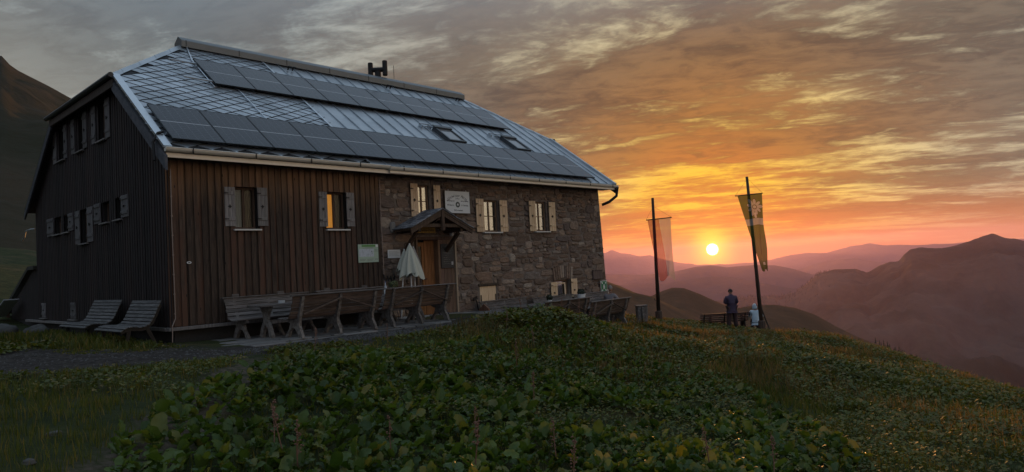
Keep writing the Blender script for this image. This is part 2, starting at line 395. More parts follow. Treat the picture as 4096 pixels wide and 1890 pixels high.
def ridge(name, prof, r1, foot_r, foot_z, material, nrow=26, seed=1, amp=0.05, rvar=0.08, back=1.5, naz=160, pw=1.0, crest_noise=0.0, rfun=None):
    """a mountain flank: crest given as (azimuth, elevation angle) stations seen from the hut's meadow at distance r1"""
    prof = sorted(prof); az = np.linspace(prof[0][0], prof[-1][0], naz)
    el = np.interp(az, [p[0] for p in prof], [p[1] for p in prof])
    rr = r1*(1+rvar*fbm(az*0.16, az*0+3.3, 3, seed)) if rfun is None else rfun(az)
    zc = np.tan(np.radians(el))*rr*1.0 + CAMPOS.z
    zc = zc + crest_noise*rr*fbm(az*1.7, az*0+1.1, 4, seed+5)
    T = np.concatenate([np.linspace(0, 1, nrow), np.linspace(1, back, 8)[1:]])
    vs = []
    for k, t_ in enumerate(T):
        if t_ <= 1:
            r_ = foot_r + (rr-foot_r)*t_; z = np.minimum(foot_z, zc-0.12*r1) + (zc-np.minimum(foot_z, zc-0.12*r1))*(t_**pw)
        else:
            q = (t_-1)/(back-1); r_ = rr*(1+min(0.55, back-1)*q); z = zc - np.maximum(zc-foot_z, 0.3*r1)*q**0.8*0.9
        en = np.sin(np.pi*min(t_, 1.0))**0.7 if t_ < 1 else 0.0
        spread = abs(prof[0][1])+1
        x = r_*np.cos(np.radians(az)); y = r_*np.sin(np.radians(az))
        L_ = max(r1*0.11, 3.0)
        nz = en*amp*(np.max(zc)-foot_z)*(fbm(x/L_, y/L_, 5, seed)+0.6*np.abs(fbm(x/L_*2.3, y/L_*2.3, 4, seed+8)))
        vs += list(zip(x+CAMPOS.x, y+CAMPOS.y, np.maximum(z+nz, -945.0)))
    m_ = naz; fs = [(k*m_+i, k*m_+i+1, (k+1)*m_+i+1, (k+1)*m_+i) for k in range(len(T)-1) for i in range(m_-1)]
    return obj(name, mesh_of(name, vs, fs, material, True), kind='structure')
alp = hill_material('alpine_meadow', (0.080, 0.050, 0.026), (0.125, 0.070, 0.040), 0.012)
scree = hill_material('scree_slope', (0.040, 0.036, 0.022), (0.070, 0.052, 0.036), 0.02)
rock = hill_material('mountain_flank', (0.020, 0.028, 0.014), (0.105, 0.085, 0.066), 0.0018)
far = hill_material('far_range', (0.05, 0.055, 0.045), (0.08, 0.075, 0.065), 0.0004)
ridge('mountain_slope', [(33,-5),(37,-2.5),(42,0.5),(50,4.0),(58,6.6),(66,9.3),(72,11.9),(75.4,13.15),(76.8,13.92),(78.1,14.55),(78.8,14.9),(79.1,15.3),(79.27,15.55),(79.6,15.62),(80.4,15.2),(82,15.8),(86,18.5),(92,21.5),(100,23),(110,21),(125,17),(145,12),(165,8)], 330, 34, -1.0, scree, 60, 3, 0.05, 0.10, naz=300, pw=1.15)
ridge('near_hill', [(60,1.0),(48,0.2),(41,-.6),(37,-1.3),(35.54,-1.74),(34.44,-2.19),(33.19,-2.83),(31.94,-3.15),(30.5,-3.9),(28,-5.2),(25,-6.6),(22,-7.6),(16,-9.5),(10,-12)], 520, 120, -40, alp, 30, 5, 0.03, 0.05, naz=170, pw=0.8)
ridge('grassy_knoll', [(40,-3.6),(36,-3.6),(33,-3.3),(31.94,-3.1),(31.29,-2.82),(30.33,-2.51),(29.4,-2.58),(28.2,-3.1),(27.01,-3.72),(26.13,-4.12),(25.25,-4.5),(22,-6),(17,-9)], 900, 300, -110, alp, 26, 8, 0.03, 0.04, naz=120, pw=0.7)
ridge('meadow_spur', [(30,-5.2),(27,-4.7),(25.25,-4.31),(24.05,-4.13),(22.6,-4.14),(21.19,-4.42),(19.83,-4.96),(18.52,-5.81),(17.23,-6.55),(14.72,-7.68),(12.34,-8.88),(9,-10.5),(4,-13),(-4,-17)], 680, 200, -130, alp, 26, 12, 0.03, 0.04, naz=140, pw=0.7)
ridge('mountain', [(29,-4.2),(27,-3.7),(25.5,-3.52),(24.01,-3.51),(22.27,-3.48),(21.12,-3.21),(20.24,-2.64),(19.36,-1.92),(18.24,-1.61),(16.9,-1.61),(16.13,-1.91),(15.19,-1.45),(14.54,-1.25),(14.03,-1.19),(13.63,-.72),(13.23,-.4),(12.48,-.27),(11.29,-.43),(10.57,-.33),(9.86,-.1),(8.92,.25),(8.35,.41),(7.81,.18),(6.63,-.22),(4,-.4),(0,.3),(-6,1.2),(-14,.4),(-24,-.8),(-40,-2)], 4400, 1400, -900, rock, 110, 21, 0.17, 0.10, naz=640, pw=0.85, crest_noise=0.0015)
ridge('hill_range', [(48,-.9),(40,-1.0),(35.51,-1.16),(32.47,-1.38),(29.94,-1.21),(28.37,-.94),(27.14,-.87),(25.94,-1.09),(25.04,-1.04),(23.86,-1.01),(22.41,-1.11),(21,-1.48),(19.91,-1.9),(17,-2.4)], 9500, 6500, -900, far, 20, 31, 0.06, 0.06, naz=220, crest_noise=0.0004)
ridge('hill_range', [(40,-2.0),(34,-2.1),(31,-2.2),(29,-1.9),(27.2,-1.75),(25.6,-1.9),(24.0,-2.3),(21.5,-2.9),(18,-3.3)], 7500, 4600, -900, far, 20, 37, 0.06, 0.06, naz=160, crest_noise=0.0004)
ridge('hill_range', [(24,-1.9),(22,-1.7),(21.01,-1.54),(18.74,-.96),(16.85,-.85),(15.82,-1.1),(14.3,-1.35),(11,-1.6)], 14000, 11000, -900, far, 20, 41, 0.06, 0.06, back=1.3, naz=120, crest_noise=0.0004)
ridge('far_range', [(60,1.0),(50,.8),(42,.55),(37,.5),(35.44,.57),(34.94,.8),(34.28,.5),(33.48,.39),(32.7,.16),(31.9,.18),(31.13,-.15),(29.89,-.48),(28.36,-.75),(26,-.85),(24,-.8),(22.76,-.69),(21.18,-.34),(20.08,-.28),(18.7,-.36),(17.6,-.06),(16.79,.07),(15.73,.18),(14.84,.01),(13.71,-.06),(12.72,-.12),(8,-.1),(0,.2),(-12,.1),(-30,.4)], 20000, 17000, -900, far, 20, 51, 0.05, 0.03, back=1.1, naz=520, crest_noise=0.0010)

# ------------------------------------------------------------------ haze: one closed box of even air
hm = bpy.data.materials.new('haze_air'); hm.use_nodes = True; hn = hm.node_tree; hn.nodes.clear()
pv = hn.nodes.new('ShaderNodeVolumePrincipled'); ho = hn.nodes.new('ShaderNodeOutputMaterial'); hn.links.new(pv.outputs[0], ho.inputs['Volume'])
pv.inputs['Color'].default_value = (0.72, 0.52, 0.90, 1); pv.inputs['Density'].default_value = 0.30e-4; pv.inputs['Anisotropy'].default_value = 0.55
hz_ = MB().box(-23500, 23500, -23500, 23500, -980, 330)
hzo = hz_.obj('haze', hm, label='thin evening haze filling the valley air', cat='haze', kind='stuff')

# ================================================================== THE HUT
ZE, SL, OV = 3.80, 0.7255, 0.55            # eave height, slope (tan), front overhang
XE0, XE1, XR0, XR1 = -0.24, 16.05, 2.49, 13.50
YR, ZR, ZH = 5.17, 7.95, 6.01
YH = -OV + (ZH-ZE)/SL; YHB = 2*YR-YH; YB = 11.2; ZB = ZR-(YB-YR)*SL
NS = math.sqrt(1+SL*SL)
UX = Vector((0, 1/NS, SL/NS)); UN = Vector((0, -SL/NS, 1/NS))
def roofp(x, u, h=0.0): return Vector((x, -OV, ZE)) + UX*u + UN*h
ROOF_ROT = math.atan(SL)
WALL_B = 10.85; XW1 = 15.73

def wood(name, c1_, c2_, **kw):
    d = dict(rough=0.75, col2=c2_, nscale=3.0, stretch=(9, 9, 0.7), bump=0.35, bscale=9, rnd=0.28, var=0.12, coord='World', spec=0.3); d.update(kw)
    return mat(name, c1_, **d)
def plank_material(name, dark, light, red, z_top):
    """old board cladding: silvered and darkened by weather low down, still warm under the eaves, knots and streaks"""
    m = bpy.data.materials.new(name); m.use_nodes = True; t = NT(m.node_tree); bs = m.node_tree.nodes['Principled BSDF']
    pos = t.n('ShaderNodeNewGeometry').outputs['Position']; sp = t.n('ShaderNodeSeparateXYZ'); t.put(sp.inputs[0], pos)
    oi = t.n('ShaderNodeObjectInfo').outputs['Random']
    gr = t.noise(t.mapping(pos, scale=(14, 14, 0.8)), 3.0, 7, 0.65, 0.6)
    bl = t.noise(t.mapping(pos, scale=(3, 3, 0.45)), 1.6, 4, 0.6)
    base = t.mix(t.maprange(gr, 0.32, 0.7), dark+(1,), light+(1,))
    base = t.mix(t.maprange(t.math('ADD', bl, t.math('MULTIPLY', t.math('SUBTRACT', oi, 0.5), 0.35)), 0.42, 0.70), base, red+(1,))
    protect = t.maprange(t.math('ADD', sp.outputs[2], t.math('MULTIPLY', t.math('SUBTRACT', t.noise(t.mapping(pos, scale=(7, 7, 0.2)), 1.3, 3), 0.5), 1.8)), z_top-1.25, z_top+0.1)
    warm = t.mix(gr, (0.17, 0.090, 0.045, 1), (0.42, 0.245, 0.135, 1))
    c = t.mix(t.math('MULTIPLY', protect, 0.72), base, warm)
    kn = t.n('ShaderNodeTexVoronoi'); t.put(kn.inputs['Vector'], t.mapping(pos, scale=(6.5, 6.5, 2.2))); kn.inputs['Scale'].default_value = 1.0
    c = t.mix(t.maprange(kn.outputs['Distance'], 0.10, 0.05), c, (0.012, 0.008, 0.006, 1))
    hs = t.n('ShaderNodeHueSaturation'); t.put(hs.inputs['Color'], c); t.put(hs.inputs['Value'], t.math('MULTIPLY_ADD', oi, 0.55, 0.72))
    t.put(bs.inputs['Base Color'], hs.outputs[0]); bs.inputs['Roughness'].default_value = 0.72; bs.inputs['Specular IOR Level'].default_value = 0.3
    b = t.n('ShaderNodeBump'); b.inputs['Strength'].default_value = 0.5; b.inputs['Distance'].default_value = 0.01
    t.put(b.inputs['Height'], gr); t.put(bs.inputs['Normal'], b.outputs[0])
    return m
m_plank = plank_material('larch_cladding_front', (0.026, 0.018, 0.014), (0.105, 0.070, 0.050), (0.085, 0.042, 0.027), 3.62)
m_plankg = plank_material('larch_cladding_gable_shaded', (0.014, 0.011, 0.0115), (0.042, 0.033, 0.033), (0.028, 0.019, 0.018), 7.4)  # darker copy of the front boards: the gable's shade is put into its colours
m_sheath = mat('black_sheathing', (0.012, 0.010, 0.009), 0.9)
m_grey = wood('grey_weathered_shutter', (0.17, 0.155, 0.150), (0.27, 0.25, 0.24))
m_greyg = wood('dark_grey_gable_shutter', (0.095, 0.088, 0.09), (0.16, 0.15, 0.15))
m_cream = wood('pale_larch_shutter', (0.62, 0.43, 0.26), (0.76, 0.56, 0.36), rnd=0.08)
m_frame = wood('brown_window_frame', (0.16, 0.095, 0.055), (0.24, 0.15, 0.09), rnd=0.08)
m_framed = wood('dark_window_frame', (0.07, 0.042, 0.028), (0.11, 0.068, 0.045), rnd=0.08)
m_sillw = mat('white_painted_sill', (0.62, 0.60, 0.56), 0.5, var=0.1, nscale=6)
m_sillg = wood('grey_sill_board', (0.13, 0.12, 0.115), (0.22, 0.20, 0.19))
m_iron = mat('black_iron', (0.018, 0.017, 0.017), 0.5, 0.6)
m_zinc = mat('zinc_sheet', (0.50, 0.53, 0.56), 0.38, 0.85, var=0.12, col2=(0.40, 0.43, 0.46), nscale=1.2, bump=0.05, bscale=3)
m_zincl = mat('bright_zinc_flashing', (0.62, 0.66, 0.70), 0.32, 0.85, var=0.08, nscale=2)
m_gutter = mat('pale_gutter_paint', (0.78, 0.73, 0.64), 0.45, 0.25, var=0.08, nscale=2)
m_dark = mat('dark_interior', (0.012, 0.010, 0.009), 0.9)
def glass_material(nm='window_glass', base_=0.30):
    m = bpy.data.materials.new(nm); m.use_nodes = True; t = NT(m.node_tree); t.t.nodes.clear()
    gl = t.n('ShaderNodeBsdfGlossy'); gl.inputs['Color'].default_value = (0.95, 0.95, 0.95, 1); gl.inputs['Roughness'].default_value = 0.02
    tr = t.n('ShaderNodeBsdfTransparent'); tr.inputs[0].default_value = (0.85, 0.88, 0.86, 1)
    fr = t.n('ShaderNodeLayerWeight'); fr.inputs[0].default_value = 0.5
    mx = t.n('ShaderNodeMixShader'); t.put(mx.inputs[0], t.math('MULTIPLY_ADD', t.math('POWER', fr.outputs[1], 3.0), 0.5, base_, clamp=True))
    t.put(mx.inputs[1], tr.outputs[0]); t.put(mx.inputs[2], gl.outputs[0])
    bp_ = t.n('ShaderNodeBump'); bp_.inputs['Strength'].default_value = 0.004; bp_.inputs['Distance'].default_value = 0.02
    t.put(bp_.inputs['Height'], t.noise(t.n('ShaderNodeTexCoord').outputs['Object'], 3.0, 2)); t.put(gl.inputs['Normal'], bp_.outputs[0])
    out = t.n('ShaderNodeOutputMaterial'); t.put(out.inputs[0], mx.outputs[0]); return m
m_glass = glass_material(); m_glass2 = glass_material('old_window_glass', 0.01)
m_curt = mat('linen_curtain', (0.30, 0.29, 0.30), 0.9, var=0.15, nscale=5, stretch=(6, 6, 0.4))
m_door_in = mat('brown_inner_curtain', (0.10, 0.065, 0.045), 0.9, var=0.2, nscale=5, stretch=(6, 6, 0.4))
m_lit = mat('lit_curtain', (0.70, 0.36, 0.09), 0.9, var=0.25, nscale=5, stretch=(6, 6, 0.4), emit=(1.0, 0.36, 0.04), estr=0.20)

hut = empty('mountain_hut', (0, 0, 0), label='two-tone mountain hut of dark boards and rubble stone under a metal roof', cat='hut')

def wall_grid(mb, u0, u1, z0, z1, holes, f, d):
    """wall sheet with rectangular holes; f(u,z,depth) places a corner; d is the wall thickness, reveals included"""
    us = sorted({u0, u1, *[h[0] for h in holes], *[h[1] for h in holes]}); zs = sorted({z0, z1, *[h[2] for h in holes], *[h[3] for h in holes]})
    us = [u for u in us if u0 <= u <= u1]; zs = [z for z in zs if z0 <= z <= z1]
    for a, b in zip(us, us[1:]):
        for c, e in zip(zs, zs[1:]):
            if any(h[0] <= (a+b)/2 <= h[1] and h[2] <= (c+e)/2 <= h[3] for h in holes): continue
            mb.add([f(a, c, 0), f(b, c, 0), f(b, e, 0), f(a, e, 0)], [(0, 1, 2, 3)])
    for (a, b, c, e) in holes:
        for p, q in (((a, c), (b, c)), ((b, c), (b, e)), ((b, e), (a, e)), ((a, e), (a, c))):
            mb.add([f(*p, 0), f(*q, 0), f(*q, d), f(*p, d)], [(0, 1, 2, 3)])
        mb.add([f(a, c, d), f(b, c, d), f(b, e, d), f(a, e, d)], [(0, 1, 2, 3)])     # back of the niche

# openings
F_WOOD = [(1.47, 2.02, 2.14, 3.12), (3.88, 4.46, 2.14, 3.10)]
F_STONE = [(6.86, 7.34, 2.50, 3.43), (9.48, 10.20, 2.06, 3.08), (11.95, 12.60, 2.08, 3.10), (12.90, 13.66, -0.46, 0.36), (9.20, 9.93, -0.42, 0.36), (6.72, 8.20, -0.42, 1.92)]
G_UP = [(3.76, 4.38, 4.72, 5.70), (5.62, 6.22, 4.72, 5.70), (7.43, 8.05, 4.72, 5.68)]
G_LO = [(8.02, 8.66, 2.60, 3.10), (7.20, 7.70, 2.60, 3.10), (5.46, 6.09, 2.18, 3.10), (3.75, 4.28, 2.60, 3.12), (2.78, 3.25, 2.60, 3.13)]
fF = lambda u, z, d: (u, 0.03+d, z)
fG = lambda u, z, d: (0.03+d, u, z)

# front board wall: sheathing + one object per board
mb = MB(); wall_grid(mb, 0.03, 5.50, 0.0, 3.74, F_WOOD, fF, 0.16)
fw = mb.obj('board_wall', m_sheath, hut)
def plank_mesh(w, t):
    me = MB().box(-w/2, w/2, -t, 0, 0, 1, bev=0.006).mesh('plank', m_plank); return me
PL = {}
def plank(parent, u, z0, z1, width, thick, proud, side, material, key):
    k = (key, round(width, 3), round(thick, 3))
    if k not in PL:
        mbp = MB()
        if side == 'F': mbp.box(-width/2, width/2, -thick, 0, 0, 1, bev=0.005)
        else: mbp.box(-thick, 0, -width/2, width/2, 0, 1, bev=0.005)
        PL[k] = mbp.mesh('plank', material)
    o = bpy.data.objects.new('plank', PL[k]); o.scale = (1, 1, z1-z0)
    o.location = (u, -proud+0.028, z0) if side == 'F' else (-proud+0.028, u, z0)
    return link(o, parent)
NP = 68; pitch = 5.50/NP
for i in range(NP):
    u = (i+0.5)*pitch; top = 3.70; cover = i % 2
    jit = rng.uniform(-.004, .004)
    wd, th, pr = (0.116, 0.026, 0.028) if cover else (0.120, 0.022, 0.0)
    segs = [(0.03, top)]
    for (a, b, c, e) in F_WOOD:
        if a-0.05 < u < b+0.05: segs = [(0.03, c), (e, top)]
    for (c, e) in segs: plank(fw, u+jit, c+rng.uniform(-.01, .01)*(c < 1), e, wd, th, pr+rng.uniform(-.002, .003), 'F', m_plank, 'f')
# gable board wall
def gtop(y):
    z = min(ZE+(y+OV)*SL, ZR-(y-YR)*SL, ZH) - 0.16
    return z
mb = MB()
ysteps = sorted({0.03, YH, YHB, WALL_B, *[h[0] for h in G_UP+G_LO], *[h[1] for h in G_UP+G_LO]})
for a, b in zip(ysteps, ysteps[1:]):
    cuts = sorted([(h[2], h[3]) for h in G_UP+G_LO if h[0] <= (a+b)/2 <= h[1]])
    z = 0.0
    for c, e in cuts:
        mb.add([(0.03, a, z), (0.03, b, z), (0.03, b, c), (0.03, a, c)], [(0, 1, 2, 3)]); z = e
    mb.add([(0.03, a, z), (0.03, b, z), (0.03, b, gtop(b)), (0.03, a, gtop(a))], [(0, 1, 2, 3)])
for h in G_UP+G_LO:
    a, b, c, e = h; d = 0.19
    mb.add([(d, a, c), (d, b, c), (d, b, e), (d, a, e)], [(0, 1, 2, 3)])
    for p, q in (((a, c), (b, c)), ((b, c), (b, e)), ((b, e), (a, e)), ((a, e), (a, c))):
        mb.add([(.03, *p), (.03, *q), (d, *q), (d, *p)], [(0, 1, 2, 3)])
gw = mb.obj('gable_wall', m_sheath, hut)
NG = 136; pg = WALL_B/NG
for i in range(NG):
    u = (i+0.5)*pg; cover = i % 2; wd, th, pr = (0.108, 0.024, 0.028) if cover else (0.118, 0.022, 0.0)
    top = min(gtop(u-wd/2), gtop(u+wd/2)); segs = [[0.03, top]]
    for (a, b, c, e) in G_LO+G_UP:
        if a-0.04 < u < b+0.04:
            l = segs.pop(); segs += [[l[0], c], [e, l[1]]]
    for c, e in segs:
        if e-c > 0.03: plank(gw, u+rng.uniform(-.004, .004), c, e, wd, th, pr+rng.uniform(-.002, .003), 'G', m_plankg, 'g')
# the other two walls and the footing
mb = MB(); mb.box(XW1-0.45, XW1, 0.5, WALL_B, -1.6, 3.7); mb.box(0.03, XW1, WALL_B-0.3, WALL_B, -1.6, 3.75)
mb.obj('rear_wall', mat('rear_wall_render', (0.11, 0.095, 0.08), 0.9, var=0.2, nscale=3, coord='World'), hut)
mb = MB(); mb.box(0.10, 5.5, 0.10, 0.5, -0.75, -0.01); mb.box(0.10, 0.5, 0.5, WALL_B, -0.75, -0.01)
mb.obj('footing', mat('dark_rubble_footing', (0.030, 0.028, 0.026), 0.95, var=0.4, nscale=5, bump=0.8, bscale=6, coord='World'), hut)
MB().box(-0.07, 5.5, -0.075, 0.10, 0.0-0.05, 0.024, bev=0.006).obj('base_ledge', m_sillg, hut)
MB().box(-0.09, 0.10, 0.1, 12.2, -0.052, 0.022, bev=0.006).obj('base_ledge', m_sillg, hut)

# ---------------------------------------------------------------- stone wall
def stone_material():
    m = bpy.data.materials.new('rubble_stone'); m.use_nodes = True; t = NT(m.node_tree); bs = m.node_tree.nodes['Principled BSDF']
    pos = t.n('ShaderNodeNewGeometry').outputs['Position']; oi = t.n('ShaderNodeObjectInfo').outputs['Random']
    at = t.n('ShaderNodeAttribute'); at.attribute_name = 'tone'
    key = t.math('FRACT', t.math('ADD', oi, at.outputs['Fac']))
    c = t.ramp(key, [(0.0, (0.150, 0.108, 0.082, 1)), (0.25, (0.235, 0.162, 0.116, 1)), (0.45, (0.31, 0.230, 0.172, 1)), (0.62, (0.165, 0.124, 0.105, 1)),
                     (0.78, (0.32, 0.21, 0.14, 1)), (0.92, (0.43, 0.36, 0.29, 1)), (1.0, (0.13, 0.104, 0.092, 1))])
    n1 = t.noise(t.mapping(pos, scale=(1, 1, 2.2)), 7.0, 8, 0.7, 0.5); n2 = t.noise(pos, 26.0, 5, 0.65)
    c = t.mix(t.maprange(n1, 0.3, 0.72), c, t.mix(1.0, c, (0.55, 0.52, 0.52, 1), 'MULTIPLY'))
    c = t.mix(t.math('MULTIPLY', t.maprange(n2, 0.62, 0.75), 0.5), c, (0.27, 0.23, 0.19, 1))
    t.put(bs.inputs['Base Color'], c); bs.inputs['Roughness'].default_value = 0.85; bs.inputs['Specular IOR Level'].default_value = 0.3
    b = t.n('ShaderNodeBump'); b.inputs['Strength'].default_value = 1.0; b.inputs['Distance'].default_value = 0.03
    t.put(b.inputs['Height'], t.math('ADD', n1, t.math('MULTIPLY', n2, 0.35))); t.put(bs.inputs['Normal'], b.outputs[0]); return m
m_stone = stone_material()
m_mortar = mat('lime_mortar', (0.13, 0.10, 0.082), 0.95, var=0.3, col2=(0.20, 0.16, 0.13), nscale=6, bump=0.8, bscale=12, coord='World')
def batter(u, z): return 0.0 if u < 14 else (u-14)/1.73*0.055*max(0.0, 3.7-z)      # the far corner leans out towards its foot
mb = MB(); wall_grid(mb, 5.50, XW1, -1.7, 3.74, F_STONE, lambda u, z, d: (u+batter(u, z), 0.035+d, z), 0.42)
for k in range(8):   # right-hand return of the wall
    za, zb_ = -1.7+k*0.68, -1.7+(k+1)*0.68
    mb.add([(XW1+batter(XW1, za), .035, za), (XW1+batter(XW1, za), 3.0, za), (XW1+batter(XW1, zb_), 3.0, zb_), (XW1+batter(XW1, zb_), .035, zb_)], [(0, 1, 2, 3)])
sw = mb.obj('stone_wall', m_mortar, hut)
def wob(x, k): return 0.06*math.sin(x*2.1+k*.9)+0.035*math.sin(x*5.3+k*1.9)+.03*math.sin(x*11+k*2.7)
stones = []
zrow = -1.55; k = 0; rows = []
while zrow < 3.72: rows.append(zrow); zrow += rng.choice([0.08, 0.10, 0.12, 0.14, 0.17, 0.20, 0.24]); k += 1
rows.append(3.74)
HO = [(a-0.06, b+0.06, c-0.05, e+0.05) for a, b, c, e in F_STONE]
for r_ in range(len(rows)-1):
    za, zb_ = rows[r_], rows[r_+1]; x = 5.52 - rng.uniform(0, .2)
    while x < XW1-0.05:
        wd = rng.uniform(0.8, 3.2)*(zb_-za)+0.08; x2 = min(x+wd, XW1)
        if XW1-x2 < 0.1: x2 = XW1
        xa = max(x, 5.52); cx_, cz_ = (xa+x2)/2, (za+zb_)/2
        lo_, hi_ = za+wob(cx_, r_), zb_+wob(cx_, r_+1)
        if hi_-lo_ > 0.035 and x2-xa > 0.06 and not any(xa < h[1] and x2 > h[0] and lo_ < h[3] and hi_ > h[2] for h in HO):
            stones.append((xa, x2, lo_, hi_, r_))
        elif hi_-lo_ > 0.05:
            for h in HO:      # trim to the opening
                if xa < h[1] and x2 > h[0] and lo_ < h[3] and hi_ > h[2]:
                    if h[0]-xa > 0.1: stones.append((xa, h[0], lo_, hi_, r_))
                    if x2-h[1] > 0.1: stones.append((h[1], x2, lo_, hi_, r_))
                    if lo_ < h[2]-0.08 : stones.append((max(xa, h[0]), min(x2, h[1]), lo_, h[2], r_))
                    elif hi_ > h[3]+0.08: stones.append((max(xa, h[0]), min(x2, h[1]), h[3], hi_, r_))
                    break
        x = x2
def stone_geo(a, b, c, e, seed):
    rr = random.Random(seed); g = rr.uniform(.002, .012)
    w_, h_ = b-a-2*g, e-c-2*g
    if w_ < 0.03 or h_ < 0.03: return None
    cx_, cz_ = (a+b)/2, (c+e)/2; n = 8; ph = rr.uniform(0, 6.28); ring = []
    for k in range(n):
        t = 2*math.pi*(k+rr.uniform(-.18, .18))/n+ph
        co, si = math.cos(t), math.sin(t); p = 0.62      # squared-off superellipse
        ux = math.copysign(abs(co)**p, co); uz = math.copysign(abs(si)**p, si); q = rr.uniform(0.84, 1.10)
        ring.append((ux*w_/2*q, uz*h_/2*q))
    d = rr.uniform(0.008, 0.050); vs = []
    for (s_, dd) in ((1.0, -0.012), (0.97, d*0.6), (0.80, d)):
        for (p, q) in ring: vs.append((cx_+p*s_, 0.035-dd+rr.uniform(-.010, .010)*(dd > 0), cz_+q*s_))
    vs.append((cx_+rr.uniform(-.2, .2)*w_, 0.035-d*rr.uniform(0.95, 1.25), cz_+rr.uniform(-.2, .2)*h_))
    vs = [(x+batter(x, z), y, z) for x, y, z in vs]
    fs = []
    for L_ in range(2):
        for k in range(n): fs.append((L_*n+k, L_*n+(k+1) % n, L_*n+n+(k+1) % n, L_*n+n+k))
    for k in range(n): fs.append((2*n+k, 2*n+(k+1) % n, 3*n))
    return vs, fs
def vis_area(s_): return (s_[1]-s_[0])*(s_[3]-s_[2])*(1.0 if s_[2] > -0.9 else 0.1)/((s_[0]+s_[1])/2+12)**2
stones.sort(key=vis_area, reverse=True)
rest = MB(); tones = []
for k, s_ in enumerate(stones):
    g = stone_geo(*s_[:4], seed=k*13+5)
    if g is None: continue
    if k < 300:
        obj('stone', mesh_of('stone', g[0], g[1], m_stone, False), sw)
    else:
        rest.add(*g); tones += [rng.random()]*len(g[0])
me = rest.mesh('small_stones', m_stone)
at = me.attributes.new('tone', 'FLOAT', 'POINT'); at.data.foreach_set('value', tones)
obj('small_stones', me, sw, kind='stuff')
# quoins seen on the far corner's return face
for k in range(22):
    za = -1.5+k*0.24; dpt = rng.uniform(.25, .55); xq = XW1+batter(XW1, za+.1)
    mq = MB().box(xq-0.02, xq+rng.uniform(.012, .03), 0.05, 0.05+dpt, za+.01, za+.225, bev=0.012); obj('stone', mq.mesh('stone', m_stone), sw)
# flat arch of upright stones over the cellar window
for k in range(9):
    t = (k-4)/4; xq = 13.28+t*0.46; mq = MB()
    mq.prism([(xq-0.042, 0.44-0.09*t*t), (xq+0.042, 0.44-0.09*t*t), (xq+0.05+t*.05, 0.86-0.06*t*t), (xq-0.05+t*.05, 0.86-0.06*t*t)], -0.035, 0.03, 'y')
    obj('stone', mq.mesh('stone', m_stone), sw)

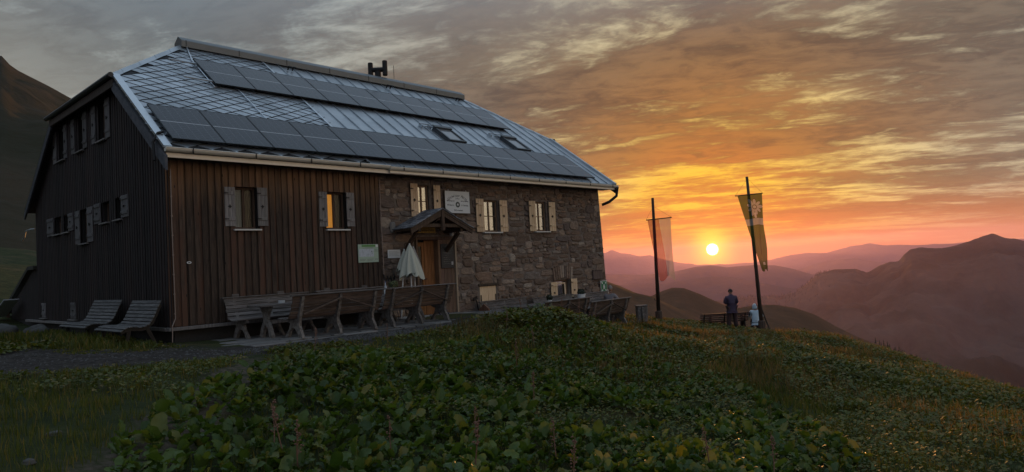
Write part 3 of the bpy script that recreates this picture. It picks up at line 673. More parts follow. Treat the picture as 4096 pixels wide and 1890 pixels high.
# ---------------------------------------------------------------- windows
def shutter_mesh(w_, h_, material, n=3, batten=True):
    """board shutter in its own plane: x width, z height, front towards -y; boards, two battens, iron strap and latch"""
    mb = MB(); bw = w_/n
    for k in range(n): mb.box(k*bw+0.002, (k+1)*bw-0.002, -0.022, 0, 0, h_, 0, 0.003)
    for zz in (h_*0.14, h_*0.80):
        mb.box(0.015, w_-0.015, -0.040, -0.0225, zz, zz+0.085, 0, 0.006)
    mb.box(w_*0.30, w_*0.62, -0.030, -0.0225, h_*0.49, h_*0.515, 1); mb.box(w_*0.42, w_*0.50, -0.046, -0.0305, h_*0.46, h_*0.545, 1)
    for zz in (h_*0.17, h_*0.83): mb.box(-0.02, 0.08, -0.047, -0.0405, zz, zz+0.022, 1)
    return mb.mesh('shutter', [material, m_iron])
def window(side, hole, shutters, frame_m, shut_m, sill_m, curtain=None, grid=(2, 2), depth=0.12, glass=None):
    """side F: facade (u = x), side G: gable (u = y, seen from -x). shutters: list of (u0,u1,z0,z1,tilt deg)"""
    a, b, c, e = hole; wdt = b-a; hgt = e-c; cx_ = (a+b)/2
    W_ = empty('window', (cx_, 0.03, c) if side == 'F' else (0.03, cx_, c), 0.0 if side == 'F' else -math.pi/2, parent=hut)
    # local frame: x across (for G local +x points to -y), y inwards, z up
    mb = MB(); fw_ = 0.05; d0, d1 = depth-0.05, depth-0.005
    for (x0, x1, z0, z1) in ((-wdt/2, -wdt/2+fw_, 0, hgt), (wdt/2-fw_, wdt/2, 0, hgt), (-wdt/2+fw_, wdt/2-fw_, 0, fw_), (-wdt/2+fw_, wdt/2-fw_, hgt-fw_, hgt)):
        mb.box(x0, x1, d0, d1, z0, z1, 0, 0.004)
    mb.obj('frame', frame_m, W_)
    nx_, nz_ = grid; iw, ih = wdt-2*fw_, hgt-2*fw_
    mbm = MB()
    for k in range(1, nx_):
        x = -wdt/2+fw_+iw*k/nx_; mbm.box(x-0.018 if k*2 != nx_ else x-0.028, x+0.018 if k*2 != nx_ else x+0.028, d0+0.004, d1-0.006, fw_, hgt-fw_, 0, 0.003)
    for k in range(1, nz_):
        z = fw_+ih*k/nz_; mbm.box(-wdt/2+fw_, wdt/2-fw_, d0+0.008, d1-0.012, z-0.012, z+0.012, 0)
    if mbm.f: mbm.obj('glazing_bar', frame_m, W_)
    for i in range(nx_):
        for j in range(nz_):
            x0, x1 = -wdt/2+fw_+iw*i/nx_+0.012, -wdt/2+fw_+iw*(i+1)/nx_-0.012; z0, z1 = fw_+ih*j/nz_+0.010, fw_+ih*(j+1)/nz_-0.010
            MB().box(x0, x1, d1-0.022, d1-0.018, z0, z1).obj('pane', glass or m_glass, W_)
    if curtain:
        for (f0, f1, cm) in curtain:
            mbc = MB(); N = 14; x0, x1 = -wdt/2+fw_+iw*f0, -wdt/2+fw_+iw*f1; vs = []
            for k in range(N+1):
                x = x0+(x1-x0)*k/N; y = d1+0.022+0.010*math.sin(k*2.2)
                sl_ = 0.18*iw*(1 if f1 < 0.6 else -1)*0
                vs += [(x+sl_, y, fw_), (x, y, hgt-fw_)]
            mbc.add(vs, [(2*k, 2*k+2, 2*k+3, 2*k+1) for k in range(N)]); mbc.obj('curtain', cm, W_, smooth=True)
    if sill_m is not None: MB().box(-wdt/2-0.05, wdt/2+0.06, -0.13, depth-0.06, -0.045, -0.006, 0, 0.006).obj('sill', sill_m, W_)
    for (u0, u1, z0, z1, tilt) in shutters:
        sw_ = u1-u0; me = shutter_mesh(sw_, z1-z0, shut_m)
        left = (u0+u1)/2 < cx_
        if side == 'F': lx = u0-cx_ if not left else u0-cx_
        else: lx = cx_-u1
        o = obj('shutter', me, W_, loc=(lx, -0.062, z0-c))
        if tilt: 
            o.rotation_euler = (0, 0, R(tilt))
    return W_
window('F', F_WOOD[0], [(1.225, 1.475, 2.20, 3.10, 0), (2.01, 2.265, 2.21, 3.12, 0)], m_framed, m_grey, m_sillw, [(0.0, 0.42, m_curt), (0.55, 1.0, m_door_in)], (2, 1), 0.13, m_glass2)
window('F', F_WOOD[1], [(3.645, 3.885, 2.20, 3.09, 0), (4.455, 4.695, 2.21, 3.10, 0)], m_framed, m_grey, m_sillw, [(0.0, 0.46, m_lit), (0.55, 1.0, m_door_in)], (2, 1), 0.13, m_glass2)
window('F', F_STONE[0], [(6.60, 6.86, 2.50, 3.45, 0), (7.45, 7.71, 2.50, 3.44, 0)], m_frame, m_cream, m_sillw, None, (2, 2), 0.12)
window('F', F_STONE[1], [(9.15, 9.49, 2.06, 3.10, 0), (10.21, 10.56, 2.06, 3.08, 0)], m_frame, m_cream, m_sillw, None, (2, 2), 0.12)
window('F', F_STONE[2], [(11.63, 11.96, 2.08, 3.11, 0), (12.67, 13.01, 2.08, 3.10, 0)], m_frame, m_cream, m_sillw, None, (2, 2), 0.12)
wc = window('F', F_STONE[3], [(12.56, 12.90, -0.44, 0.30, 0), (13.68, 14.03, -0.44, 0.37, 0)], m_frame, m_cream, None, None, (1, 1), 0.16)
lf = MB(); 
for (x0, x1, z0, z1) in ((0, .05, 0, .7), (.31, .36, 0, .7), (.05, .31, 0, .05), (.05, .31, .65, .7), (.05, .31, .20, .225)): lf.box(x0, x1, 0, 0.035, z0, z1, 0, 0.004)
lf.obj('casement', m_cream, wc, loc=(-0.34, 0.02, 0.04), rot=(R(-7), 0, R(-38)))
# closed double shutters of the cellar opening
W_ = empty('window', (9.565, 0.03, -0.42), parent=hut)
for k in (0, 1):
    o = obj('shutter', MB().box(0.003, 0.352, -0.02, 0.01, 0, 0.76, 0, 0.004).box(0.31-0.29*(1-k)+0.0, 0.345-0.29*(1-k), -0.034, -0.0205, .30, .50, 1).mesh('shutter', [m_cream, m_iron]), W_, loc=(-0.355+k*0.355, 0.02, 0.01))
MB().box(-.42, .42, -0.05, 0.04, 0.785, 0.86, 0, 0.01).obj('lintel', wood('dark_lintel', (0.05, 0.035, 0.025), (0.09, 0.06, 0.04)), W_)
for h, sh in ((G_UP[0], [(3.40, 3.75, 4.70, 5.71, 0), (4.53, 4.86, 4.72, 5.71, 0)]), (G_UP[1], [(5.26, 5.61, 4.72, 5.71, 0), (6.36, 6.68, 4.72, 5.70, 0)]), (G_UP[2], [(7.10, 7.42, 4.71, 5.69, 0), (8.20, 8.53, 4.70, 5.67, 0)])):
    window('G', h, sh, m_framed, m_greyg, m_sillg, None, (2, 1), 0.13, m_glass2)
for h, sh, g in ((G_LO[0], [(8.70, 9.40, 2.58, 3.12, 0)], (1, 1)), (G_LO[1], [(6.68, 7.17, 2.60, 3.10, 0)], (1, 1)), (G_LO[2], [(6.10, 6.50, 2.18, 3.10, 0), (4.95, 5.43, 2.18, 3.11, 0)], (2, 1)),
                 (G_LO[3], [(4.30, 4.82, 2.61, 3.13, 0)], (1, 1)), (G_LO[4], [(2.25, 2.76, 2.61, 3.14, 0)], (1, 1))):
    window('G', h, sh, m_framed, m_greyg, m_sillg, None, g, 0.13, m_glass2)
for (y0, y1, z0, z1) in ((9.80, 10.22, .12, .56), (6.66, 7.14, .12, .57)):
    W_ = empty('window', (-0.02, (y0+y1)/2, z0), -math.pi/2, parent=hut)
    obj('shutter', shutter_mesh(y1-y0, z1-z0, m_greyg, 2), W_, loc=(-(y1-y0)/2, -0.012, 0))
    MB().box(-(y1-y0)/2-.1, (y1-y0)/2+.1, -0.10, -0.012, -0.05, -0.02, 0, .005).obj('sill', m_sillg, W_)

# ---------------------------------------------------------------- roof
roof = MB(); H0 = 0.0
def hipx(y): return XE0 + (y-YH)/(YR-YH)*(XR0-XE0)
A = [(XE0, -OV, ZE), (XE1, -OV, ZE), (XE1, YH, ZH), (XR1, YR, ZR), (XR0, YR, ZR), (XE0, YH, ZH)]
Bk = [(XE0, YB, ZB), (XE1, YB, ZB), (XE1, YHB, ZH), (XR1, YR, ZR), (XR0, YR, ZR), (XE0, YHB, ZH)]
for ring in (A, Bk[::-1], [(XE0, YH, ZH), (XR0, YR, ZR), (XE0, YHB, ZH)], [(XE1, YH, ZH), (XR1, YR, ZR), (XE1, YHB, ZH)]):
    n = len(ring); lowr = [(x, y, z-0.10) for x, y, z in ring]
    roof.add(list(ring)+lowr, [tuple(range(n)), tuple(range(2*n-1, n-1, -1))]+[(i, i+n, (i+1) % n+n, (i+1) % n) for i in range(n)])
m_roofbase = mat('dark_roof_underlay', (0.016, 0.018, 0.022), 0.8)
rf = roof.obj('roof', m_roofbase, hut)
# diamond sheet-metal tiles on the left part
TH, TV = 0.54, 0.36
def tile_mesh():
    g = 0.015; hx, hy = TH/2-g*1.4, TV/2-g; t0, t1 = 0.008, 0.030
    vs = [(0, hy, t0), (-hx, 0, t0*.5+t1*.5), (0, -hy, t1), (hx, 0, t0*.5+t1*.5)]
    # folded drip nib at the lower corner
    vs += [(0, hy, 0), (-hx, 0, 0.004), (0, -hy, 0.010), (hx, 0, 0.004)]
    vs += [(-0.030, -hy+.012, t1+.001), (0.030, -hy+.012, t1+.001), (0.016, -hy-.016, t1-.002), (-0.016, -hy-.016, t1-.002)]
    return mesh_of('roof_tile', vs, [(0, 1, 2, 3), (0, 4, 5, 1), (1, 5, 6, 2), (2, 6, 7, 3), (3, 7, 4, 0), (8, 11, 10, 9)], m_zt)
m_zt = mat('grey_metal_tile', (0.50, 0.545, 0.59), 0.40, 0.75, var=0.15, col2=(0.34, 0.375, 0.41), nscale=0.9, rnd=0.13, bump=0.06, bscale=2.5, coord='World')
tm = tile_mesh(); hid = MB(); ntile = 0; tiles = []
ULEN = (YR+OV)*NS
nrow_ = int(ULEN/(TV/2))
for k in range(1, nrow_+1):
    u = k*TV/2
    for j in range(0, 12):
        x = XE0+0.20 + j*TH + (TH/2 if k % 2 else 0)
        if x > 4.86-0.02 or u > ULEN-0.2: continue
        y = -OV+u/NS
        if y > YH and x-TH*0.30 < hipx(y)+0.06: continue
        under = (0.36 < u < 1.80) or (x > 2.50 and 4.1 < u < 5.50)
        tiles.append((under, x, u))
for under, x, u in tiles:
    if not under and ntile < 298:
        o = bpy.data.objects.new('roof_tile', tm); o.location = roofp(x, u, 0.003); o.rotation_euler = (ROOF_ROT+rng.uniform(-.01, .01), rng.uniform(-.008, .008), 0); link(o, rf); ntile += 1
    else:
        P_ = [roofp(x, u+TV/2-.006, .01), roofp(x-TH/2+.008, u, .02), roofp(x, u-TV/2+.006, .03), roofp(x+TH/2-.008, u, .02)]
        hid.add(P_, [(0, 1, 2, 3)])
hid.obj('covered_tiles', m_zt, rf, kind='stuff')
# standing-seam sheets on the right part
nse = 22; wse = (XE1-4.90)/nse
for k in range(nse):
    x0 = 4.90+k*wse; x1 = x0+wse; mb = MB()
    def ut(x):
        if x <= XR1: return ULEN-0.02
        return ((YR-(x-XR1)/(XE1-XR1)*(YR-YH))+OV)*NS-0.02
    h = 0.012
    P_ = [roofp(x0, 0.0, h), roofp(x1, 0.0, h), roofp(x1, ut(x1), h), roofp(x0, ut(x0), h)]
    mb.add(P_, [(0, 1, 2, 3)])
    a, b = roofp(x0, 0.01, h+0.018), roofp(x0, ut(x0)-.01, h+0.018)
    mb.bar(a, b, 0.012, 0.036, 0, UN)
    mb.obj('seam_sheet', m_zinc, rf)
for (xa, ua, xb, ub) in ((4.87, 0.1, 4.87, ULEN-.1), (2.93, 1.95, 2.93, 3.95)):
    MB().bar(roofp(xa, ua, .045), roofp(xb, ub, .045), .05 if xa > 4 else .025, .03, 0, UN).obj('flashing_strip', m_zincl, rf)
MB().tube([roofp(2.55, ULEN-.1, .06), roofp(2.30, 5.7, .06), roofp(2.26, 3.9, .05)], .018, 6).obj('lightning_conductor', m_zincl, rf)
# verge flashing, hip capping in short lengths, ridge ventilation cap
mb = MB(); mb.bar(roofp(XE0+0.06, -0.03, .035), roofp(XE0+0.06, (YH+OV)*NS, .035), .17, .05, 0, UN); mb.obj('verge_flashing', m_zincl, rf)
mb = MB(); mb.bar(roofp(XE1-0.04, -0.03, .045), roofp(XE1-0.04, (YH+OV)*NS, .045), .12, .07, 0, UN); mb.obj('verge_flashing', m_zinc, rf)
def capping(p0, p1, n, parent):
    p0, p1 = Vector(p0), Vector(p1)
    for k in range(n):
        a, b = p0.lerp(p1, k/n), p0.lerp(p1, (k+1.03)/n); d = (b-a).normalized(); lift = Vector((0, 0, 0.03+0.006*(k % 2)))
        mb = MB(); sd1 = Vector((0.0, -1, -SL)).normalized(); sd2 = Vector((-1, 0, -0.71)).normalized() if p0.x < 8 else Vector((1, 0, -0.71)).normalized()
        vs = []
        for q in (a+lift, b+lift): vs += [q+sd1*.20, q+Vector((0, 0, .025)), q+sd2*.20]
        mb.add(vs, [(0, 1, 4, 3), (1, 2, 5, 4)]); obj('hip_cap', mb.mesh('hip_cap', m_zinc, fix=False), parent)
capping((XE0, YH, ZH), (XR0, YR, ZR), 9, rf); capping((XE1, YH, ZH), (XR1, YR, ZR), 9, rf)
mb = MB(); prof = [(YR-.26, ZR-.10), (YR-.26, ZR+.08), (YR-.20, ZR+.13), (YR, ZR+.25), (YR+.20, ZR+.13), (YR+.26, ZR+.10), (YR+.26, ZR-.10)]
mb.prism(prof, XR0-.12, XR1+.12, 'x'); mb.obj('ridge_cap', mat('ridge_vent_sheet', (0.15, 0.16, 0.165), .45, .6, var=.12, nscale=1.5), rf)
mb = MB()
for k in range(7): mb.box(XR0+k*1.6, XR0+k*1.6+.02, YR-.264, YR-.258, ZR-.08, ZR+.10)
mb.obj('ridge_cap_joint', m_dark, rf)
# verge boards under the roof edge (left gable), soffits
m_verge = wood('blue_grey_verge_board', (0.055, 0.058, 0.070), (0.085, 0.088, 0.10), stretch=(3, 3, 3))
def verge(x, y0, z0, y1, z1, w_, name='verge_board', th=.05):
    mb = MB(); mb.prism([(y0, z0-.02), (y1, z1-.02), (y1, z1-.02-w_*.8), (y0, z0-.02-w_)], x, x+th, 'x'); return mb.obj(name, m_verge, rf)
verge(XE0-.02, -OV-.10, ZE-.17, YH, ZH-.11, .30); verge(XE0-.02, YHB, ZH-.11, YB, ZB-.11, .22); verge(XE1-.03, -OV, ZE-.10, YH, ZH-.10, .2)
MB().box(XE0-.03, XE0+.03, YH-.1, YHB+.1, ZH-.30, ZH-.10, 0, .01).obj('hip_fascia', wood('brown_hip_fascia', (0.035, 0.026, 0.022), (0.06, 0.045, 0.038)), rf)
mb = MB(); mb.tube([(XE0-.07, YH-.15, ZH-.03), (XE0-.07, YHB+.25, ZH-.05)], .065, 8); mb.obj('hip_gutter', mat('dark_gutter', (0.05, 0.05, 0.052), .5, .5), rf)
mb = MB(); mb.tube([(XE1+.07, YH-.15, ZH-.03), (XE1+.07, YHB+.25, ZH-.05)], .065, 8); mb.obj('hip_gutter', MATS['dark_gutter'], rf)
m_soffit = wood('soffit_board', (0.05, 0.033, 0.024), (0.09, 0.062, 0.045))
MB().box(XE0+.06, XE1-.06, -OV+.02, 0.02, ZE-.16, ZE-.125).obj('soffit', m_soffit, rf)
# front gutter: half-round channel with brackets and a pale fascia behind
def gutter(x0, x1, y, z, r_, m_, parent):
    mb = MB(); n = 10; vs = []
    for xx in (x0, x1):
        for (rr_, _) in ((r_, 0), (r_-.008, 1)):
            for k in range(n+1):
                t = math.pi*k/n; vs.append((xx, y-rr_*math.cos(t), z-rr_*math.sin(t)))
    N = n+1; fs = []
    for k in range(n): fs += [(k, k+1, 2*N+k+1, 2*N+k), (N+k, 3*N+k, 3*N+k+1, N+k+1)]
    fs += [(0, 2*N, 3*N, N), (n, N+n, 3*N+n, 2*N+n)]; fs += [tuple(range(N))]
    mb.add(vs, fs); mb.tube([(x0, y-r_, z+.004), (x1, y-r_, z+.004)], .012, 6)
    return mb.obj('gutter', m_, parent, smooth=False)
gutter(XE0, 5.45, -OV-.06, ZE-.02, .078, m_gutter, hut); gutter(5.46, XE1+.02, -OV-.06, ZE-.045, .082, m_gutter, hut)
MB().box(XE0+.05, XE1-.02, -OV+.012, -OV+.035, ZE-.20, ZE-.03).obj('fascia', m_gutter, hut)
MB().box(5.5, XE1-.02, -OV-.045, -OV-.02, ZE-.19, ZE-.10).obj('fascia', m_gutter, hut)
for k in range(12):
    x = 0.3+k*1.4; MB().box(x-.012, x+.012, -OV-.15, -OV-.135, ZE-.12, ZE+.0).obj('gutter_bracket', m_iron, hut)
mb = MB(); mb.tube([(XE1-.05, -OV-.06, ZE-.12), (XE1+.02, -OV-.06, ZE-.22), (XE1+.02, -OV-.02, ZE-.42), (XE1-.08, -.30, ZE-.62), (XE1-.22, -.05, ZE-.72)], .055, 10)
mb.lathe([(.05, 0), (.10, .12), (.11, .16)], (XE1-.02, -OV-.06, ZE-.26), 10); mb.obj('downpipe_elbow', MATS['dark_gutter'], hut, smooth=True)
mb = MB(); mb.tube([(0.06, -0.07, 3.42), (0.05, -0.075, 2.2), (0.06, -0.07, 1.1), (0.06, -0.08, 0.22), (-0.02, -0.11, 0.06), (-0.03, -0.12, -0.28)], .011, 6)
for k in range(8): mb.box(0.045, 0.075, -.075, -.04, 0.3+k*.42, 0.33+k*.42)
mb.obj('earth_cable', mat('dull_copper_wire', (0.28, 0.22, 0.19), .5, .5), hut)
MB().tube([(5.53, -.05, 3.5), (5.54, -.045, 2.0), (5.55, -.05, 0.4)], .014, 6).obj('earth_cable', MATS['dull_copper_wire'], hut)
MB().tube([(XW1+.2, -.02, -.15), (XW1+.22, -.02, -1.0)], .025, 6).obj('corner_pipe', m_zinc, hut)
MB().tube([roofp(-.1, .55, .10), roofp(-.22, .50, .08), Vector((-.33, -.20, 3.95)), Vector((-.34, -.30, 3.55))], .03, 8).obj('panel_cable', m_iron, hut)
# mounting rails sticking out left of the upper panel row
for (u, l) in ((5.35, .75), (4.15, .75)): MB().bar(roofp(2.30-l, u+.04, .10), roofp(2.30, u, .10), .05, .04, 0, UN).obj('mounting_rail', m_zinc, rf)
# roof windows with snow guards
for xs in (9.20, 12.42):
    sk = empty('roof_window', roofp(xs, 2.05, 0.02), 0, parent=hut); sk.rotation_euler = (ROOF_ROT, 0, 0)
    mb = MB(); w_, l_ = .74, 1.02
    for (x0, x1, y0, y1) in ((0, .07, 0, l_), (w_-.07, w_, 0, l_), (.07, w_-.07, 0, .08), (.07, w_-.07, l_-.13, l_)): mb.box(x0, x1, y0, y1, -.02, .13, 0, .008)
    mb.obj('frame', mat('dark_grey_alu', (.06, .065, .07), .4, .5), sk)
    MB().box(.07, w_-.07, .08, l_-.13, .085, .095).obj('pane', mat('roof_window_glass', (.20, .21, .22), .06, .0, spec=1.0), sk)
    MB().box(-.02, w_+.02, l_-.12, l_+.05, .13, .16, 0, .008).obj('hood', MATS['dark_grey_alu'], sk)
    g = MB(); g.bar((-.45, l_+.18, .08), (w_+.1, l_+.18, .08), .02, .03); g.bar((-.30, l_+.05, .06), (w_+.05, l_+.05, .06), .02, .03)
    for k in range(4): g.box(-.42+k*.36, -.38+k*.36, l_+.02, l_+.22, .0, .09)
    g.obj('snow_guard', m_zinc, sk)
# flue with twin cowl, aerial rod
ch = empty('chimney_cowl', (9.72, YR+.28, ZR-.25), R(-46), parent=hut)
m_soot = mat('sooty_steel', (.022, .021, .021), .6, .5)
MB().lathe([(.115, 0), (.115, .78)], (0, 0, 0), 14).obj('flue', m_soot, ch, smooth=False)
MB().tube([(-.27, 0, .84), (.27, 0, .84)], .09, 12).obj('crosspiece', m_soot, ch)
for s_ in (-1, 1): MB().lathe([(.085, .58+.03*s_), (.095, .60+.03*s_), (.095, 1.12+.03*s_), (.085, 1.14+.03*s_)], (s_*.27, 0, 0), 14).obj('cowl_pipe', m_soot, ch)
MB().tube([(10.25, YR, ZR+.28), (10.25, YR, ZR+.78)], .010, 6).obj('lightning_rod', m_iron, hut)
for xv in (5.6, 9.5, 12.9):
    v_ = MB(); c_ = roofp(xv, ULEN-.55, .03)
    for t in (0, 1): v_.tube([c_+Vector((.16*t, -.02, .0)), c_+Vector((.16*t, -.10, .10)), c_+Vector((.16*t+.06, -.18, .06))], .025, 6)
    v_.obj('safety_hook', m_iron, rf)
MB().box(XE1-.05, XE1+.36, 3.0, 3.16, ZH+.03, ZH+.07).obj('hip_board', m_iron, rf)

# ---------------------------------------------------------------- solar panels
def panel_material():
    m = bpy.data.materials.new('solar_cells'); m.use_nodes = True; t = NT(m.node_tree); bs = m.node_tree.nodes['Principled BSDF']
    co = t.n('ShaderNodeTexCoord').outputs['Object']; sp = t.n('ShaderNodeSeparateXYZ'); t.put(sp.inputs[0], co)
    def line(v, period, wid):
        fr = t.math('ABSOLUTE', t.math('SUBTRACT', t.math('FRACT', t.math('DIVIDE', v, period)), 0.5)); return t.math('GREATER_THAN', fr, 0.5-wid/period/2)
    lx = line(sp.outputs[0], 0.182, 0.007); ly = line(sp.outputs[1], 0.0925, 0.005)
    l = t.math('MAXIMUM', lx, ly)
    c = t.mix(t.math('MULTIPLY', l, 0.65), (0.0075, 0.0085, 0.016, 1), (0.13, 0.14, 0.17, 1))
    midl = t.math('LESS_THAN', t.math('ABSOLUTE', t.math('SUBTRACT', sp.outputs[1], 0.862)), 0.011)
    c = t.mix(midl, c, (0.45, 0.47, 0.50, 1))
    t.put(bs.inputs['Base Color'], c); bs.inputs['Roughness'].default_value = 0.22; bs.inputs['Specular IOR Level'].default_value = 0.30
    t.put(bs.inputs['Roughness'], t.math('MULTIPLY_ADD', t.noise(co, 3.0, 3), 0.12, 0.10)); return m
m_cells = panel_material(); m_pframe = mat('black_panel_frame', (.016, .017, .02), .4, .6)
PW, PLn = 1.135, 1.724
cells_me = MB().box(.018, PW-.018, .018, PLn-.018, -.012, .0).mesh('cells', m_cells)
fb = MB()
for (x0, x1, y0, y1) in ((0, .018, 0, PLn), (PW-.018, PW, 0, PLn), (.018, PW-.018, 0, .018), (.018, PW-.018, PLn-.018, PLn)): fb.box(x0, x1, y0, y1, -.035, .003)
frame_me = fb.mesh('frame', m_pframe)
rail_me = MB().box(-.01, PW+.01, -.02, .02, -.095, -.036).mesh('rail', m_zinc)
ORD = ['first', 'second', 'third', 'fourth', 'fifth', 'sixth', 'seventh', 'eighth', 'ninth', 'tenth', 'eleventh', 'twelfth', 'thirteenth']
for row, x0, u0, n in (('lower', -0.036, 0.196, 13), ('upper', 2.277, 3.947, 10)):
    for k in range(n):
        o = empty('solar_panel', roofp(x0+k*1.15+.0075, u0, .135), 0, label=f'black solar panel, {ORD[k]} from the left in the {row} row on the roof', cat='solar panel', group=f'solar panels of the {row} row')
        o.rotation_euler = (ROOF_ROT, 0, 0)
        obj('cells', cells_me, o); obj('frame', frame_me, o); [obj('rail', rail_me, o, loc=(0, yy, 0)) for yy in (.35, 1.35)]

# ================================================================== PORCH, DOOR, SIGNS
m_porch = wood('porch_timber', (0.048, 0.029, 0.019), (0.085, 0.053, 0.034))
m_door = wood('orange_door_wood', (0.20, 0.085, 0.030), (0.29, 0.13, 0.05), rnd=0.05)
m_brownp = wood('brown_porch_boards', (0.10, 0.060, 0.042), (0.16, 0.10, 0.07))
m_shingle = wood('weathered_shingle', (0.10, 0.10, 0.11), (0.22, 0.22, 0.235), rnd=0.45, stretch=(2, 12, 2))
porch = empty('porch_canopy', (7.07, 0, 2.64), parent=hut)
hw, dz_, dp = 1.15, 0.54, 0.84
for s_ in (-1, 1):
    mb = MB(); a = (0, 0, 0); 
    mb.prism([(0, 0.0), (s_*hw, -dz_), (s_*hw, -dz_-.05), (0, -.055)], -dp, 0.02, 'y'); mb.obj('roof_board', m_porch, porch)
    L_ = math.hypot(hw, dz_); ang_ = math.atan2(dz_, hw); nr = 9; ncl = 5
    for r_ in range(nr):
        for c_ in range(ncl):
            t = (r_+0.5)/nr*L_*1.0; w_ = dp/ncl
            o = MB().box(-L_/nr*.72, L_/nr*.72, -w_/2+.004, w_/2-.004, 0, .026, 0, .006).mesh('shingle', m_shingle)
            q = obj('shingle', o, porch); yy = -dp+ (c_+.5)*w_ + (w_*.0 if r_ % 2 else 0.0)
            q.location = (s_*math.cos(ang_)*t, yy-.02+rng.uniform(-.008, .008), -math.sin(ang_)*t+.016)
            q.rotation_euler = (0, s_*(ang_-.07), 0)
    MB().prism([(0, -.06), (s_*(hw-.02), -dz_-.05), (s_*(hw-.02), -dz_-.14), (0, -.17)], -dp+.01, -dp+.06, 'y').obj('rafter', m_porch, porch)
    MB().box(s_*.78-.05, s_*.78+.05, -dp+.08, -.0, -.62, -.52, 0, .01).obj('bracket_beam', m_porch, porch)
    mb = MB(); mb.bar((s_*.78, -.02, -1.15), (s_*.78, -.60, -.64), .09, .09); mb.obj('strut', m_porch, porch)
MB().box(-.95, .95, -dp+.05, -dp+.13, -.50, -.40, 0, .01).obj('tie_beam', m_porch, porch)
MB().box(-.05, .05, -dp-.03, -dp+.07, -.60, -.02, 0, .01).obj('king_post', m_porch, porch)
MB().prism([(-.42, -.44), (-.32, -.44), (0, -.16), (0, -.26)], -dp+.07, -dp+.12, 'y').obj('brace', m_porch, porch)
MB().box(-1.22, -1.05, -.06, .02, -.60, -.30, 0, .03).obj('mortar_fillet', mat('grey_mortar', (.20, .185, .17), .95, bump=.6), porch)
# entrance: plank lining, glazed door leaf, board panel with slate
ent = empty('entrance', (6.72, 0.03, -0.36), parent=hut)
MB().box(0, .07, -.06, .40, 0, 2.27, 0, .01).obj('door_post', m_brownp, ent)
MB().box(.07, 1.50, -.05, .40, 2.19, 2.28, 0, .01).obj('door_head', m_brownp, ent)
MB().box(1.455, 1.52, -.09, .04, 0, 2.27, 0, .008).obj('door_post', wood('pale_edge_trim', (.30, .22, .15), (.38, .29, .21), rnd=.05), ent)
MB().box(.83, .90, -.045, .20, .0, 2.19, 0, .01).obj('door_post', m_frame, ent)
for k in range(4): MB().box(.90+k*.139, .90+(k+1)*.139-.003, -.035, -.005, .02, 2.19, 0, .004).obj('board', m_brownp, ent)
for k in range(3): MB().box(.45+k*.125, .45+(k+1)*.125-.003, .14, .165, .02, 2.19, 0, .004).obj('board', m_door, ent)
dr = empty('door', (.08, .20, .03), parent=ent)
mb = MB()
for (x0, x1, z0, z1) in ((0, .09, 0, 2.10), (.28, .37, 0, 2.10), (.09, .28, 0, .12), (.09, .28, .52, .64), (.09, .28, 1.30, 1.36), (.09, .28, 1.98, 2.10)): mb.box(x0, x1, -.05, 0, z0, z1, 0, .005)
mb.box(.09, .28, -.03, -.01, .12, .52, 0, .002); mb.box(.12, .25, -.042, -.03, .18, .46, 0, .006)
mb.obj('leaf', m_door, ent, loc=(.08, .20, .03))
for (z0, z1) in ((.64, 1.30), (1.36, 1.98)): MB().box(.09, .28, -.03, -.024, z0, z1).obj('pane', m_glass2, ent, loc=(.08, .20, .03))
MB().box(.30, .33, -.10, -.05, 1.02, 1.05).box(.30, .40, -.115, -.10, 1.02, 1.045).obj('handle', m_iron, ent, loc=(.08, .20, .03))
bpy.data.objects.remove(dr)
MB().box(0.02, 1.46, -.35, .35, -.04, .02, 0, .01).obj('doorstep', mat('step_stone', (.16, .15, .14), .9, var=.25, bump=.6, coord='World'), ent)

def text_mesh(txt, size, material, width=1.0, spacing=1.0):
    cu = bpy.data.curves.new('txt', 'FONT'); cu.body = txt; cu.size = size; cu.extrude = 0.0012; cu.align_x = 'CENTER'; cu.align_y = 'CENTER'; cu.resolution_u = 2; cu.space_character = spacing
    o = bpy.data.objects.new('txt', cu); COL.objects.link(o); dg = bpy.context.evaluated_depsgraph_get()
    me = bpy.data.meshes.new_from_object(o.evaluated_get(dg)); bpy.data.objects.remove(o); bpy.data.curves.remove(cu)
    me.name = 'lettering'; me.materials.clear(); me.materials.append(material)
    for v in me.vertices: v.co.x *= width
    return me
m_ink = mat('black_sign_paint', (.015, .016, .017), .6); m_white = mat('white_enamel', (.66, .68, .68), .5, var=.06, nscale=3)
m_green = mat('sign_green', (.02, .16, .07), .5); m_wprint = mat('white_print', (.78, .78, .76), .6)
def lettering(parent, txt, x, z, size, width=1.0, y=-.012, m_=None, rot=0.0):
    return obj('lettering', text_mesh(txt, size, m_ or m_ink, width), parent, loc=(x, y, z), rot=(R(90), rot, 0))
